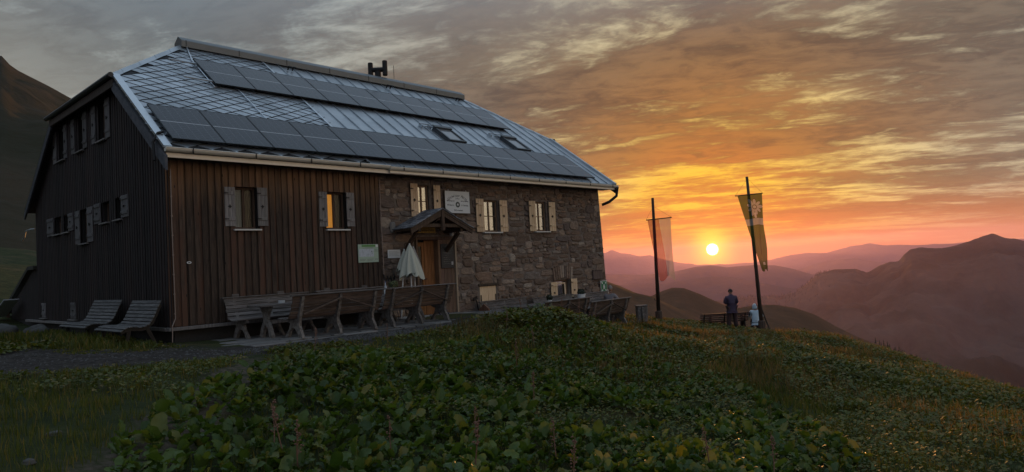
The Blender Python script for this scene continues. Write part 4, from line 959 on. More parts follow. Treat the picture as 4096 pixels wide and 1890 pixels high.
# big name board above the porch
sg = empty('name_board', (8.37, -0.055, 2.96), label='white enamel name board with black lettering on the stone wall above the porch', cat='sign')
MB().prism([(-.50, .33), (.50, .33), (.50, -.33), (-.24, -.33), (-.50, -.20)], -.010, .012, 'y').obj('board', m_white, sg)
mb = MB()
for (x0, x1, z0, z1) in ((-.515, .515, .33, .345), (.50, .515, -.33, .33), (-.515, -.50, -.20, .33), (-.24, .515, -.345, -.33)): mb.box(x0, x1, -.016, .016, z0, z1)
mb.obj('rim', mat('brown_sign_rim', (.10, .08, .06), .6), sg)
for xx in (-.36, .36): MB().lathe([(.018, 0), (.012, .02)], (xx, -.01, .345), 8).obj('screw_cap', m_wprint, sg)
TXT = 'Gleiwitzer Hütte'; n_ = len(TXT)
for k, chx in enumerate(TXT):
    if chx == ' ': continue
    t = (k-(n_-1)/2)/(n_/2); a = t*R(38); rad = .62
    obj('lettering', text_mesh(chx, .125, m_ink, .72), sg, loc=(rad*math.sin(a)*1.0, -.012, .20-rad*(1-math.cos(a))), rot=(R(90), a*.9, 0))
lettering(sg, '2176 m', 0, .105, .062, .9)
lettering(sg, '1900 erbaut von', -.285, .035, .066, .72); lettering(sg, 'der Se. Gleiwitz', .285, .035, .066, .72)
lettering(sg, '1973 übern. d.', -.285, -.095, .066, .72); lettering(sg, 'Se. Tittmoning', .29, -.095, .066, .72)
lettering(sg, '2015 erweitert', .02, -.25, .075, .78)
mb = MB(); mb.lathe([(.085, 0), (.085, .004)], (0, 0, 0), 24); e = mb.obj('emblem', mat('emblem_green_black', (.02, .035, .028), .6), sg, loc=(0, -.011, -.075), rot=(R(90), 0, 0))
mb = MB()
for k in range(7):
    a = k*2*math.pi/7+.2; mb.add([(.012*math.cos(a-.9), .012*math.sin(a-.9), 0), (.066*math.cos(a), .066*math.sin(a), 0), (.012*math.cos(a+.9), .012*math.sin(a+.9), 0), (0, 0, .002)], [(0, 1, 3), (1, 2, 3)])
obj('edelweiss', mb.mesh('edelweiss', m_wprint), sg, loc=(0, -.0165, -.075), rot=(R(90), 0, 0))
# yellow board over the door
yb = empty('porch_sign', (7.02, -.14, 2.11), label='long ochre wooden name plate hanging over the entrance door', cat='sign')
MB().box(-.36, .36, 0, .022, -.085, .085, 0, .006).obj('board', wood('ochre_board', (.36, .20, .045), (.46, .27, .07), rnd=.02), yb)
lettering(yb, 'Gleiwitzer-Hütte', 0, -.005, .115, .72, -.003)
# route map board, notice, oval plate
gb = empty('map_board', (5.07, -.055, 1.49), label='pale green hiking map board on the dark board wall', cat='sign')
MB().box(-.32, .32, 0, .02, -.24, .24).obj('board', mat('pale_green_print', (.38, .48, .38), .6, var=.05), gb)
MB().box(-.21, .23, -.004, -.001, .175, .225).obj('header', mat('header_green', (.10, .26, .07), .6), gb)
MB().box(-.30, .17, -.004, -.001, -.09, .12).obj('map_print', mat('map_print', (.50, .54, .60), .6, col2=(.36, .42, .44), nscale=14, lo=.45, hi=.7), gb)
MB().box(.235, .31, -.004, -.001, .17, .228).obj('logo', m_wprint, gb)
for (x0, x1, z) in ((-.1, .15, .155), (-.2, .15, .135), (.2, .30, .10), (.2, .30, .075), (.2, .30, .05), (-.28, -.1, -.15), (-.28, -.1, -.17), (-.28, -.12, -.19), (-.05, .15, -.15), (-.05, .15, -.17), (-.05, .12, -.19), (.2, .3, -.15), (.2, .3, -.17)):
    MB().box(x0, x1, -.003, -.001, z-.004, z+.004).obj('text_line', mat('grey_print', (.20, .24, .22), .6), gb)
for (x, z, r_) in ((.10, .05, .014), (-.2, .09, .006), (-.15, .03, .006), (.04, .09, .006), (.0, -.04, .006), (.13, -.01, .006)): obj('map_mark', MB().lathe([(r_, 0), (r_, .002)], (0, 0, 0), 10).mesh('map_mark', m_ink), gb, loc=(x, -.0045, z), rot=(R(90), 0, 0))
nb = empty('notice_sheet', (5.945, -.02, 1.455), label='small white notice sheet on the stone wall left of the parasols', cat='notice')
MB().box(-.215, .215, 0, .012, -.115, .115).obj('sheet', m_white, nb)
for k in range(6): MB().box(-.18, .10+.08*((k*7) % 3)/2, -.003, -.0005, .07-k*.026, .076-k*.026).obj('text_line', MATS['grey_print'], nb)
ov = empty('oval_plate', (.39, -.055, 1.40), label='tiny white oval plate on the board wall near the corner', cat='plate')
e = MB().lathe([(.05, 0), (.05, .008)], (0, 0, 0), 20).obj('plate', m_white, ov, rot=(R(90), 0, 0)); e.scale = (1, .55, 1)
e = MB().lathe([(.028, 0), (.028, .003)], (0, 0, 0), 16).obj('mark', m_ink, ov, loc=(0, -.0085, 0), rot=(R(90), 0, 0)); e.scale = (1, .4, 1)
# slate board in the entrance
sb = empty('menu_slate', (7.885, -.042, 1.345), label='black menu slate with chalk writing beside the entrance door', cat='menu board')
MB().box(-.25, .25, 0, .02, -.36, .36, 0, .005).obj('slate', mat('black_slate', (.018, .018, .02), .55), sb)
srng = random.Random(3)
for k in range(9):
    z = .27-k*.062; mb = MB(); x = -.17; pts = []
    xe = srng.uniform(.02, .17)
    while x < xe: pts.append((x, -.003, z+srng.uniform(-.012, .012))); x += .018
    mb.tube(pts, .0022, 4); mb.obj('chalk_line', mat('chalk', (.34, .33, .31), .9), sb)
MB().box(.13, .20, -.012, -.002, -.27, -.17).obj('card', mat('grey_card', (.34, .33, .33), .7), sb)
# emergency assembly point sign on the corner
em = empty('assembly_sign', (15.62, -.075, -.02), label='green emergency assembly point sign on the far stone corner', cat='sign')
MB().box(-.20, .20, 0, .012, -.22, .22).obj('plate', m_wprint, em); MB().box(-.185, .185, -.003, -.0005, -.205, .205).obj('field', m_green, em)
mb = MB()
for sx in (-1, 1):
    for sz in (-1, 1):
        tipx, tipz = sx*.075, sz*.105; dx, dz2 = -sx*.7071, -sz*.7071; nx2, nz2 = -dz2, dx
        def q(l, s2): return (tipx-dx*l+nx2*s2, -.005, tipz-dz2*l+nz2*s2)
        o = MB(); o.add([q(0, 0), q(.05, .04), q(.05, .015), q(.11, .015), q(.11, -.015), q(.05, -.015), q(.05, -.04)], [(0, 1, 2, 3, 4, 5, 6)]); o.obj('arrow', m_wprint, em)
for px_ in (-.028, .028):
    o = MB(); o.add([(px_-.022, -.005, .045), (px_+.022, -.005, .045), (px_+.020, -.005, -.02), (px_+.014, -.005, -.095), (px_-.014, -.005, -.095), (px_-.020, -.005, -.02)], [(0, 1, 2, 3, 4, 5)])
    for k in range(8):
        a0, a1 = k*math.pi/4, (k+1)*math.pi/4; o.add([(px_, -.005, .066), (px_+.016*math.cos(a0), -.005, .066+.016*math.sin(a0)), (px_+.016*math.cos(a1), -.005, .066+.016*math.sin(a1))], [(0, 1, 2)])
    o.obj('figure', m_wprint, em)
gp = MB().box(15.02, 15.60, -.06, .03, .27, .60, 0, .02); gp.box(15.0, 15.62, -.08, -.01, .60, .63, 0, .005)
gp.obj('meter_box', wood('brown_meter_box', (.085, .06, .05), (.12, .09, .075)), hut)
# wall lamp under the canopy
wl = empty('wall_lamp', (8.03, -.10, 1.93), label='small white wall lamp under the right side of the porch canopy', cat='lamp')
MB().lathe([(.02, 0), (.055, .03), (.06, .10), (.05, .15), (.02, .17)], (0, 0, 0), 14).obj('globe', mat('opal_glass', (.62, .62, .60), .25), wl, smooth=True)
MB().box(-.02, .02, 0, .10, .14, .18, 0, .004).obj('arm', m_iron, wl)

# ================================================================== TERRACE
m_slab = mat('terrace_slab', (.115, .108, .104), .85, var=.22, col2=(.17, .16, .155), nscale=2.2, rnd=.35, bump=.6, bscale=10, coord='World')
ter = MB(); ter.add([(.9, -2.30, -.39), (8.55, -2.30, -.42), (8.9, -.02, -.42), (.9, -.02, -.39), (.9, -2.30, -.9), (8.55, -2.30, -.9), (8.9, -.02, -.9), (.9, -.02, -.9)], [(0, 1, 2, 3), (0, 4, 5, 1), (1, 5, 6, 2), (3, 7, 4, 0), (2, 6, 7, 3)])
terrace = ter.obj('terrace', mat('terrace_bedding', (.05, .045, .04), .95, var=.3, nscale=6, coord='World'), kind='structure')
def slab(poly, z, parent, th=.05, tilt=0.0):
    cx_ = sum(p[0] for p in poly)/len(poly); cy_ = sum(p[1] for p in poly)/len(poly)
    top = [(cx_+(x-cx_)*.94, cy_+(y-cy_)*.94, z+rng.uniform(-.004, .004)) for x, y in poly]; mid_ = [(x, y, z-.012) for x, y in poly]; bot = [(x, y, z-th) for x, y in poly]
    n = len(poly); fs = [tuple(range(n))]+[(i, i+n, (i+1) % n+n, (i+1) % n) for i in range(n)]+[(n+i, 2*n+i, 2*n+(i+1) % n, n+(i+1) % n) for i in range(n)]
    me = mesh_of('paving_slab', top+mid_+bot, fs, m_slab); bm = bmesh.new(); bm.from_mesh(me); bmesh.ops.recalc_face_normals(bm, faces=bm.faces); bm.to_mesh(me); bm.free()
    return obj('paving_slab', me, parent)
yr = -2.42; r_ = 0
while yr < -.1:
    hrow = rng.uniform(.30, .52) if r_ else .26; x = .55+rng.uniform(-.3, .2)+(0.5 if yr > -1.2 else 0)
    while x < 8.75:
        wd = rng.uniform(.35, .95); g = .014
        a, b, c, e = x+g, x+wd-g, yr+g, min(yr+hrow, -.06)-g
        poly = []
        for (px_, py_) in ((a, c), ((a+b)/2, c), (b, c), (b, (c+e)/2), (b, e), ((a+b)/2, e), (a, e), (a, (c+e)/2)): poly.append((px_+rng.uniform(-.028, .028), py_+rng.uniform(-.022, .022)))
        slab(poly, -.335-.008*max(0, x-5)+rng.uniform(-.012, .010)-(.02 if r_ == 0 else 0), terrace); x += wd
    yr += hrow; r_ += 1
for k in range(5):      # rough steps down to the lower terrace
    for j in range(4):
        x0 = 8.80+k*.24+rng.uniform(-.05, .05); y0 = -2.2+j*.52
        slab([(x0, y0), (x0+.30, y0+.03), (x0+.32, y0+.48), (x0+.02, y0+.50)], -.42-.12*k, terrace, .14)

# ================================================================== BENCHES AND TABLES
m_bench = wood('weathered_bench_wood', (.085, .072, .065), (.18, .158, .148), stretch=(1.2, 14, 14), rnd=.28)
m_benchb = wood('brown_bench_boards', (.062, .043, .033), (.12, .085, .066), stretch=(1.2, 14, 14), rnd=.25)
m_leg = wood('bench_leg_wood', (.10, .085, .075), (.19, .17, .155), stretch=(5, 5, 5), rnd=.2)
LEGP = [(-.70, 0), (-.57, 0), (-.50, .13), (-.41, .20), (-.29, .20), (-.20, .12), (-.12, 0), (.02, 0), (-.02, .10), (-.11, .25), (-.10, .36), (-.02, .58), (.07, .87), (.0, .895), (-.075, .62), (-.19, .44), (-.32, .385), (-.60, .405), (-.64, .355), (-.47, .30), (-.53, .17), (-.62, .09)]
BACKS = [(-.165, .455, 62), (-.118, .535, 66), (-.082, .615, 70), (-.052, .695, 74), (-.025, .775, 76), (.002, .850, 77)]
SEATS = [(-.615, .418, -10), (-.535, .412, 4), (-.455, .404, 6), (-.375, .402, 0), (-.295, .410, 16), (-.225, .430, 36)]
def slat_mesh(L_, w_, t_, m_, name='slat'): return MB().box(0, L_, -w_/2, w_/2, -t_/2, t_/2, 0, .006).mesh(name, m_)
def bench(loc, rz, L_, label, back_m=None, caps=False, brace=True, rail=True, nleg=3, gap=False, group='rustic benches on the hut terrace'):
    B = empty('bench', loc, rz, label=label, cat='bench', group=group)
    bmm = back_m or m_bench
    s1 = slat_mesh(L_, .066 if not gap else .05, .022, m_bench); s2 = slat_mesh(L_, .076 if not gap else .05, .022, bmm)
    for (y, z, a) in SEATS: obj('seat_slat', s1, B, loc=(0, y, z+rng.uniform(-.003, .003)), rot=(R(a), 0, 0))
    for (y, z, a) in BACKS: obj('back_slat', s2, B, loc=(rng.uniform(-.01, .01), y, z), rot=(R(a), 0, 0))
    leg = MB().prism(LEGP, -.032, .032, 'x').mesh('leg', m_leg)
    for k in range(nleg): obj('leg', leg, B, loc=(.22+(L_-.44)*k/(nleg-1), 0, 0))
    if rail: obj('top_rail', MB().box(-.05, L_+.05, -.045, .055, 0, .028, 0, .008).mesh('top_rail', m_bench), B, loc=(0, .02, .893))
    if brace:
        for s_ in (0, 1):
            a, b = (L_/2, .10, .80), (.24 if s_ == 0 else L_-.24, .015, .50); MB().bar(a, b, .022, .06, 0, (0, 1, 0)).obj('brace', bmm, B)
    if caps:
        for xx in (.18, L_*.62): MB().box(xx, xx+.16, -.01, .02, .86, .98, 0, .005).obj('headrest', m_bench, B)
    return B
tprof = [(-.30, 0), (-.16, 0), (-.09, .20), (0, .30), (.09, .20), (.16, 0), (.30, 0), (.20, .22), (.085, .38), (.12, .52), (.24, .68), (-.24, .68), (-.12, .52), (-.085, .38), (-.20, .22)]
def table(loc, rz, L_, label, w_=.66):
    T = empty('table', loc, rz, label=label, cat='table', group='rustic tables on the hut terrace')
    for k in range(4): obj('top_board', MB().box(0, L_, 0, w_/4-.006, 0, .042, 0, .006).mesh('top_board', m_bench), T, loc=(rng.uniform(-.01, .01), -w_/2+k*w_/4, .685))
    leg = MB().prism(tprof, -.035, .035, 'x').mesh('leg', m_leg)
    for xx in (.28, L_-.28): obj('leg', leg, T, loc=(xx, 0, 0))
    MB().box(.28, L_-.28, -.03, .03, .30, .38).obj('stretcher', m_leg, T)
    return T
ZT = -.33
bench((1.06, -.22, ZT), 0, 2.06, 'slatted bench at the board wall behind the leftmost table', caps=True)
bench((3.40, -.22, ZT), 0, 2.10, 'slatted bench at the board wall near the map board', caps=True)
bench((3.93, -2.16, ZT), math.pi, 2.30, 'long bench with its boarded back to the meadow, left of the entrance bench', m_benchb)
bench((6.16, -2.16, ZT), math.pi, 2.14, 'bench with its boarded back to the meadow in front of the entrance', m_benchb)
table((1.30, -1.12, ZT), 0, 2.25, 'rustic table with flared legs left of the entrance, nearest the hut corner')
table((3.85, -1.12, ZT), 0, 2.20, 'rustic table in front of the map board carrying the bottle and flower pot')
bench((8.95, -.25, -1.01), 0, 2.05, 'low slatted bench under the closed cellar shutters', brace=True)
table((9.45, -1.10, -1.01), 0, 1.95, 'dark rustic table below the closed cellar shutters')
bench((11.92, -2.16, -1.08), math.pi, 2.20, 'bench with boarded back behind the flowering bank, below the stone wall', m_benchb)
bench((11.35, -.25, -1.07), 0, 2.05, 'slatted bench at the stone wall below the open cellar window')
table((11.05, -1.10, -1.08), 0, 2.1, 'rustic table below the open cellar window holding the white bucket')
bench((14.15, -2.16, -1.24), math.pi, 2.20, 'bench with boarded back at the far corner of the hut', m_benchb)
bench((13.55, -.25, -1.10), 0, 2.05, 'slatted wall bench under the emergency assembly sign')
# small things on the tables
pot = empty('flower_pot', (5.05, -1.10, ZT+.727), label='white square pot with a round green plant on the table by the entrance', cat='flower pot')
MB().box(-.095, .095, -.095, .095, 0, .15, 0, .012).obj('pot', m_white, pot)
def leaf_ball(name, c, rad, n, m_, parent, seed, size=.035):
    rr = random.Random(seed); mb = MB()
    for k in range(n):
        d = Vector((rr.gauss(0, 1), rr.gauss(0, 1), rr.gauss(.2, 1))).normalized(); p = Vector(c)+Vector((d.x*rad[0], d.y*rad[1], d.z*rad[2]))*rr.uniform(.45, 1.0)
        s1 = d.orthogonal().normalized(); s1.rotate(Matrix.Rotation(rr.uniform(0, 6.28), 3, d)); s2 = (d.cross(s1)+d*rr.uniform(-.5, .8)).normalized(); sz = size*rr.uniform(.6, 1.3)
        mb.add([p-s2*sz, p+s1*sz*.5+d*sz*.2, p+s2*sz, p-s1*sz*.5+d*sz*.2], [(0, 1, 2, 3)])
    return obj(name, mb.mesh(name, m_, fix=False), parent, kind='stuff')
m_leafpot = mat('pot_plant_leaf', (.05, .065, .022), .6, var=.3, col2=(.10, .11, .04), nscale=20)
leaf_ball('foliage', (0, 0, .23), (.13, .13, .11), 260, m_leafpot, pot, 5)
bo = empty('bottle', (4.79, -1.12, ZT+.727), label='clear bottle with a white label beside the flower pot', cat='bottle')
MB().lathe([(.036, 0), (.04, .02), (.04, .17), (.032, .21), (.015, .25), (.014, .31)], (0, 0, 0), 14).obj('glass', mat('bottle_glass', (.30, .32, .36), .1, spec=.8), bo, smooth=True)
MB().lathe([(.0415, .02), (.0415, .13)], (0, 0, 0), 14).obj('paper_label', m_white, bo); MB().lathe([(.017, .30), (.017, .33)], (0, 0, 0), 10).obj('cap', mat('blue_cap', (.10, .12, .20), .5), bo)
tn = empty('tin', (2.02, -.98, ZT+.727), label='small pale tin on the leftmost table', cat='tin')
MB().lathe([(.072, 0), (.075, .01), (.075, .05), (.07, .055)], (0, 0, 0), 18).obj('body', mat('pale_tin', (.50, .53, .54), .4, .2), tn); MB().lathe([(.077, .044), (.077, .058), (.02, .06)], (0, 0, 0), 18).obj('lid', MATS['pale_tin'], tn)
bk = empty('bucket_planter', (12.86, -1.10, -1.08+.727), label='white bucket with a dark plant on the table below the cellar window', cat='bucket')
MB().lathe([(.115, 0), (.14, .20), (.15, .205), (.15, .225), (.13, .22)], (0, 0, 0), 20).obj('bucket', m_white, bk); MB().lathe([(.12, .19), (.01, .20)], (0, 0, 0), 16).obj('soil', m_dark, bk)
leaf_ball('foliage', (0, 0, .30), (.14, .14, .10), 160, mat('dark_plant_leaf', (.025, .035, .018), .6, var=.3), bk, 9, .05)
p2_ = empty('herb_pot', (11.25, -1.05, -1.08+.727), label='small white pot with a dark herb on the table left of the bucket', cat='flower pot')
MB().lathe([(.06, 0), (.08, .13), (.085, .14), (.07, .135)], (0, 0, 0), 16).obj('pot', m_white, p2_); leaf_ball('foliage', (0, 0, .22), (.12, .12, .11), 150, MATS['dark_plant_leaf'], p2_, 12, .04)

# folded parasols by the door
m_canvas = mat('cream_canvas', (.50, .50, .42), .85, var=.10, nscale=4, stretch=(3, 3, .6), bump=.2, bscale=14)
m_canvas2 = mat('grey_canvas', (.30, .28, .27), .85, var=.12, nscale=4, stretch=(3, 3, .6))
m_wpole = mat('white_pole', (.66, .67, .68), .35)
def parasol(loc, lean, label, m_, r_bot, z0, z1, seed, skew=0.0):
    rr = random.Random(seed); P_ = empty('parasol', loc, 0, label=label, cat='parasol', group='folded parasols by the entrance'); P_.rotation_euler = (lean[1], lean[0], 0)
    MB().tube([(0, 0, .02), (0, 0, z1+.03)], .019, 8).obj('pole', m_wpole, P_)
    mb = MB(); n, rows_ = 40, 12; vs = []
    for i in range(rows_+1):
        t = i/rows_; z = z1-(z1-z0)*t
        for j in range(n):
            a = 2*math.pi*j/n; fold = 1+.22*math.sin(a*8+seed)*min(1, t*2)+.08*math.sin(a*3+seed*2); rad = (.025+r_bot*t**.8)*fold
            zz = z-(.05*math.sin(a*8+seed+1)+.06*math.sin(a*2+seed))*(t > .95)
            vs.append((rad*math.cos(a)+skew*t*t, rad*math.sin(a)*.8, zz))
    fs = [(i*n+j, i*n+(j+1) % n, i*n+n+(j+1) % n, i*n+n+j) for i in range(rows_) for j in range(n)]
    mb.add(vs, fs); mb.obj('canopy', m_, P_, smooth=True)
    mb = MB()
    for s_ in (-1, 1): mb.bar((-.25*s_, -.25, .03), (.25*s_, .25, .03), .05, .02)
    mb.obj('foot', m_wpole, P_); return P_
ps = parasol((6.02, -.62, -.33), (0, 0), 'cream folded parasol leaning left of the entrance', m_canvas, .30, .80+.33, 1.68+.33, 3, .04)
lettering(ps, 'Stiegl', -.13, 1.22, .08, .9, -.27, m_ink)
parasol((6.30, -.42, -.33), (0, 0), 'narrow grey folded parasol squeezed behind the cream one', m_canvas2, .20, .85+.33, 1.60+.33, 8)
parasol((5.80, -.40, -.33), (R(6), 0), 'folded parasol hidden behind the cream one, only its white pole showing', m_canvas, .16, .95+.33, 1.55+.33, 5)
for k, (x, tl) in enumerate(((5.60, .10), (5.66, -.06), (5.72, .12), (5.78, .04), (5.84, -.1), (5.55, -.03))):
    wp = empty('walking_pole', (x, -.55+.04*k, -.33), 0, label='thin dark walking pole leaning on the wall behind the flower pot', cat='walking pole', group='walking poles by the entrance')
    top = Vector((tl, .42-.03*k, 1.15+.04*(k % 3)))
    MB().tube([(0, 0, 0), top*.9], [.005, .009], 6).obj('shaft', mat('pole_alloy', (.05, .05, .08), .4, .6), wp); MB().tube([top*.88, top], .015, 6).obj('grip', m_iron, wp)
rk = empty('boot_rack', (7.05, -.55, -.335), R(12), label='small dark slatted boot rack right of the entrance bench', cat='rack')
for k in range(5): MB().box(0, .38, -.012, .012, 0, .03).obj('slat', m_porch, rk, loc=(0, .02+k*.04, .06+k*.065))
for xx in (0, .38): MB().bar((xx, -.02, 0), (xx, .22, .36), .02, .03).obj('side', MATS['pole_alloy'], rk)
ht = empty('iron_tool', (8.98, -.10, -.55), label='dark curved iron tool leaning on the stone wall beside the cellar shutters', cat='tool')
MB().tube([(.08, 0, -.42), (.04, .02, .1), (0, .05, .45), (-.06, .05, .55), (-.12, .04, .56)], .018, 8).obj('handle', m_iron, ht); MB().bar((-.16, .03, .53), (.02, .06, .59), .03, .09).obj('head', m_iron, ht)
bd = empty('corner_slab', (9.0, -.30, -1.02), label='upright rust-brown board at the end of the low slatted bench', cat='board')
MB().prism([(-.40, 0), (.08, 0), (.10, .70), (-.12, .86), (-.32, .72)], -.10, -.05, 'x').obj('board', wood('rust_brown_board', (.12, .06, .035), (.17, .09, .055)), bd)

# sun loungers at the gable
m_lounge = wood('grey_lounger_slat', (.075, .072, .072), (.15, .146, .146), stretch=(14, 1.2, 14), rnd=.2)
def lounger(loc, rz, wd, label):
    Lg = empty('sun_lounger', loc, rz, label=label, cat='lounger', group='loungers along the gable wall')
    # profile in (x, z): back top at x=0, seat reaches out to -x
    prof = [(.02, .88), (-.01, .81), (-.04, .735), (-.07, .66), (-.10, .585), (-.135, .51), (-.18, .44), (-.25, .395), (-.33, .385), (-.41, .40), (-.49, .405), (-.57, .385), (-.64, .34)]
    prof = [(x*1.15, z) for x, z in prof]
    sm = MB().box(-.034, .034, 0, wd, -.011, .011, 0, .005).mesh('slat', m_lounge)
    for k, (x, z) in enumerate(prof):
        a = prof[max(k-1, 0)]; b = prof[min(k+1, len(prof)-1)]; an = math.atan2(b[1]-a[1], b[0]-a[0])
        obj('slat', sm, Lg, loc=(x, 0, z), rot=(0, -an, 0))
    n = len(prof); low_ = [(x+.045 if z > .5 else x, z-.07) for x, z in prof]
    for yy in (.08, wd-.08):
        sp_ = prof+low_[::-1]; sp_ = [(x, z-.013) for x, z in sp_]
        MB().prism(sp_, yy-.02, yy+.02, 'y').obj('side_frame', m_iron, Lg)
        MB().prism([(-.66, .0), (-.60, .0), (-.54, .36), (-.62, .38)], yy-.018, yy+.018, 'y').obj('leg', m_iron, Lg)
        MB().prism([(-.10, .0), (-.03, .0), (-.22, .42), (-.30, .40)], yy-.018, yy+.018, 'y').obj('leg', m_iron, Lg)
    return Lg
lounger((-.22, 0.02, -.29), 0, 1.70, 'slatted lounger at the gable wall nearest the hut corner')
lounger((-.22, 2.42, -.27), 0, 2.05, 'slatted lounger at the gable wall further from the hut corner')

# ================================================================== LEAN-TO AND ROCKS ON THE LEFT
ls = empty('lean_to_shed', (0, 10.9, -.3), label='low lean-to shed with a steep roof behind the gable end', cat='shed')
MB().prism([(-.05, 2.06), (.72, 2.06), (4.62, .56), (4.55, .46), (.70, 1.94), (-.05, 1.94)], -.12, 3.4, 'x').obj('roof', mat('mossy_roof_boards', (.030, .028, .020), .9, var=.3, nscale=4), ls)
for k in range(26):
    y = .02+k*.14; zt = min(1.92, 1.94-(y+.14-.70)*(1.48/3.85)-.04); 
    if zt > .35: MB().box(.0, .03, y, y+.132, .30, zt, 0, .004).obj('plank', m_plankg, ls)
MB().box(.06, 3.3, 0, 3.7, -.3, .34).obj('wall_base', MATS['dark_rubble_footing'], ls)
MB().prism([(1.9, 1.02), (3.9, .42), (3.9, .39), (1.9, .99)], -.55, -.12, 'x').obj('hatch_cover', mat('pale_hatch_sheet', (.42, .45, .50), .5), ls)
MB().box(-.05, .05, 4.2, 4.3, -.1, .5).obj('post', m_porch, ls)
lamp = MB().tube([(-.02, 11.0, 2.95), (-.10, 11.25, 2.95), (-.18, 11.42, 2.90), (-.2, 11.5, 2.72), (-.25, 11.62, 2.60)], .022, 6); lamp.obj('downpipe_spout', m_zinc, hut)
m_rock = mat('boulder_stone', (.045, .043, .040), .9, var=.25, col2=(.085, .08, .075), nscale=2.5, bump=.8, bscale=8)
def boulder(loc, sc, seed, label, rz=0):
    rr = random.Random(seed); bm = bmesh.new(); bmesh.ops.create_icosphere(bm, subdivisions=3, radius=1.0)
    ph = [rr.uniform(0, 6) for _ in range(6)]
    for v in bm.verts:
        c = v.co.copy(); k = 1+.16*math.sin(c.x*3.1+ph[0])+.14*math.sin(c.y*3.7+ph[1])+.12*math.sin(c.z*4.3+ph[2])+.05*math.sin(c.x*9+c.y*7+ph[3]); v.co = Vector((c.x*k*sc[0], c.y*k*sc[1], max(c.z*k, -.5)*sc[2]))
    me = bpy.data.meshes.new('boulder'); bm.to_mesh(me); bm.free(); me.materials.append(m_rock)
    for p in me.polygons: p.use_smooth = True
    return obj('boulder', me, None, loc=loc, rot=(0, 0, rz), label=label, cat='boulder')
boulder((-1.2, 9.6, gz(-1.2, 9.6)-.02), (.40, .85, .26), 1, 'dark boulder lying left of the gable below the shed')
boulder((-.75, 7.7, gz(-.75, 7.7)-.02), (.24, .50, .28), 2, 'leaning pointed boulder at the foot of the gable wall')
boulder((14.02, -1.35, -1.05), (.20, .20, .24), 3, 'round mossy stone under the bench at the far hut corner')
for k, (x, y, s_) in enumerate(((-4.05, -8.0, .07), (-4.45, -9.0, .06), (2.2, -3.9, .08))):
    boulder((x, y, gz(x, y)+.01), (s_, s_*.8, s_*.4), 20+k, ['flat pale stone on the trodden path', 'small pale stone at the lower end of the path', 'low stone at the meadow edge of the gravel track'][k])

# ================================================================== FLAGS, BIN, VALLEY BENCH
VR = Vector((math.sin(yaw), -math.cos(yaw), 0)); VF = Vector((math.cos(yaw), math.sin(yaw), 0))
m_pole = wood('dark_flagpole', (.035, .025, .020), (.065, .047, .038), stretch=(5, 5, .5))
def flag_material(name, spec, clear=.30):
    m = bpy.data.materials.new(name); m.use_nodes = True; t = NT(m.node_tree); t.t.nodes.clear()
    uv = t.n('ShaderNodeUVMap').outputs[0]; sp = t.n('ShaderNodeSeparateXYZ'); t.put(sp.inputs[0], uv)
    c = spec(t, sp.outputs[0], sp.outputs[1])
    wv = t.noise(t.mapping(uv, scale=(120, 200, 1)), 1.0, 2); c = t.mix(t.math('MULTIPLY', wv, .25), c, (0.02, 0.02, 0.02, 1))
    df = t.n('ShaderNodeBsdfDiffuse'); tl = t.n('ShaderNodeBsdfTranslucent'); t.put(df.inputs[0], c); t.put(tl.inputs[0], c)
    tp = t.n('ShaderNodeBsdfTransparent'); mx = t.n('ShaderNodeMixShader'); mx.inputs[0].default_value = .6; t.put(mx.inputs[1], df.outputs[0]); t.put(mx.inputs[2], tl.outputs[0])
    m2 = t.n('ShaderNodeMixShader'); m2.inputs[0].default_value = clear; t.put(m2.inputs[1], mx.outputs[0]); t.put(m2.inputs[2], tp.outputs[0])
    o = t.n('ShaderNodeOutputMaterial'); t.put(o.inputs[0], m2.outputs[0]); return m
def redwhite(t, u, v):
    seam = t.math('ADD', u, t.math('MULTIPLY', t.math('SUBTRACT', 1.0, v), -.02))
    return t.mix(t.math('GREATER_THAN', seam, .5), (.36, .085, .08, 1), (.46, .42, .42, 1))
def olive(t, u, v):
    """olive cloth with the printed edelweiss, a pale band and small printed marks below"""
    c = (.135, .145, .045, 1)
    band = t.math('MULTIPLY', t.math('GREATER_THAN', v, .60), t.math('LESS_THAN', v, .685))
    c = t.mix(band, c, (.46, .42, .38, 1))
    du = t.math('SUBTRACT', u, .60); dv = t.math('MULTIPLY', t.math('SUBTRACT', v, .835), 3.1)
    r_ = t.math('SQRT', t.math('ADD', t.math('MULTIPLY', du, du), t.math('MULTIPLY', dv, dv))); th = t.math('ARCTAN2', dv, du)
    pet = t.math('POWER', t.math('ABSOLUTE', t.math('COSINE', t.math('MULTIPLY', th, 4.5))), .55)
    alt = t.math('MULTIPLY_ADD', t.math('COSINE', t.math('MULTIPLY', th, 3.0)), .05, .27)
    rad = t.math('MULTIPLY_ADD', pet, alt, .08)
    c = t.mix(t.math('LESS_THAN', r_, t.math('ADD', rad, .025)), c, (.06, .045, .02, 1)); c = t.mix(t.math('LESS_THAN', r_, rad), c, (.52, .43, .37, 1))
    hub = t.math('LESS_THAN', t.math('ABSOLUTE', t.math('SUBTRACT', r_, .085)), .014); c = t.mix(hub, c, (.10, .07, .03, 1))
    stem = t.math('MULTIPLY', t.math('LESS_THAN', t.math('ABSOLUTE', t.math('SUBTRACT', u, .56)), .05), t.math('MULTIPLY', t.math('LESS_THAN', v, .76), t.math('GREATER_THAN', v, .69)))
    c = t.mix(stem, c, (.66, .54, .46, 1))
    mk = t.math('MULTIPLY', t.math('LESS_THAN', t.math('ABSOLUTE', t.math('SUBTRACT', v, .08)), .018), t.math('LESS_THAN', t.math('ABSOLUTE', t.math('SUBTRACT', u, .5)), .2))
    return t.mix(mk, c, (.60, .54, .48, 1))
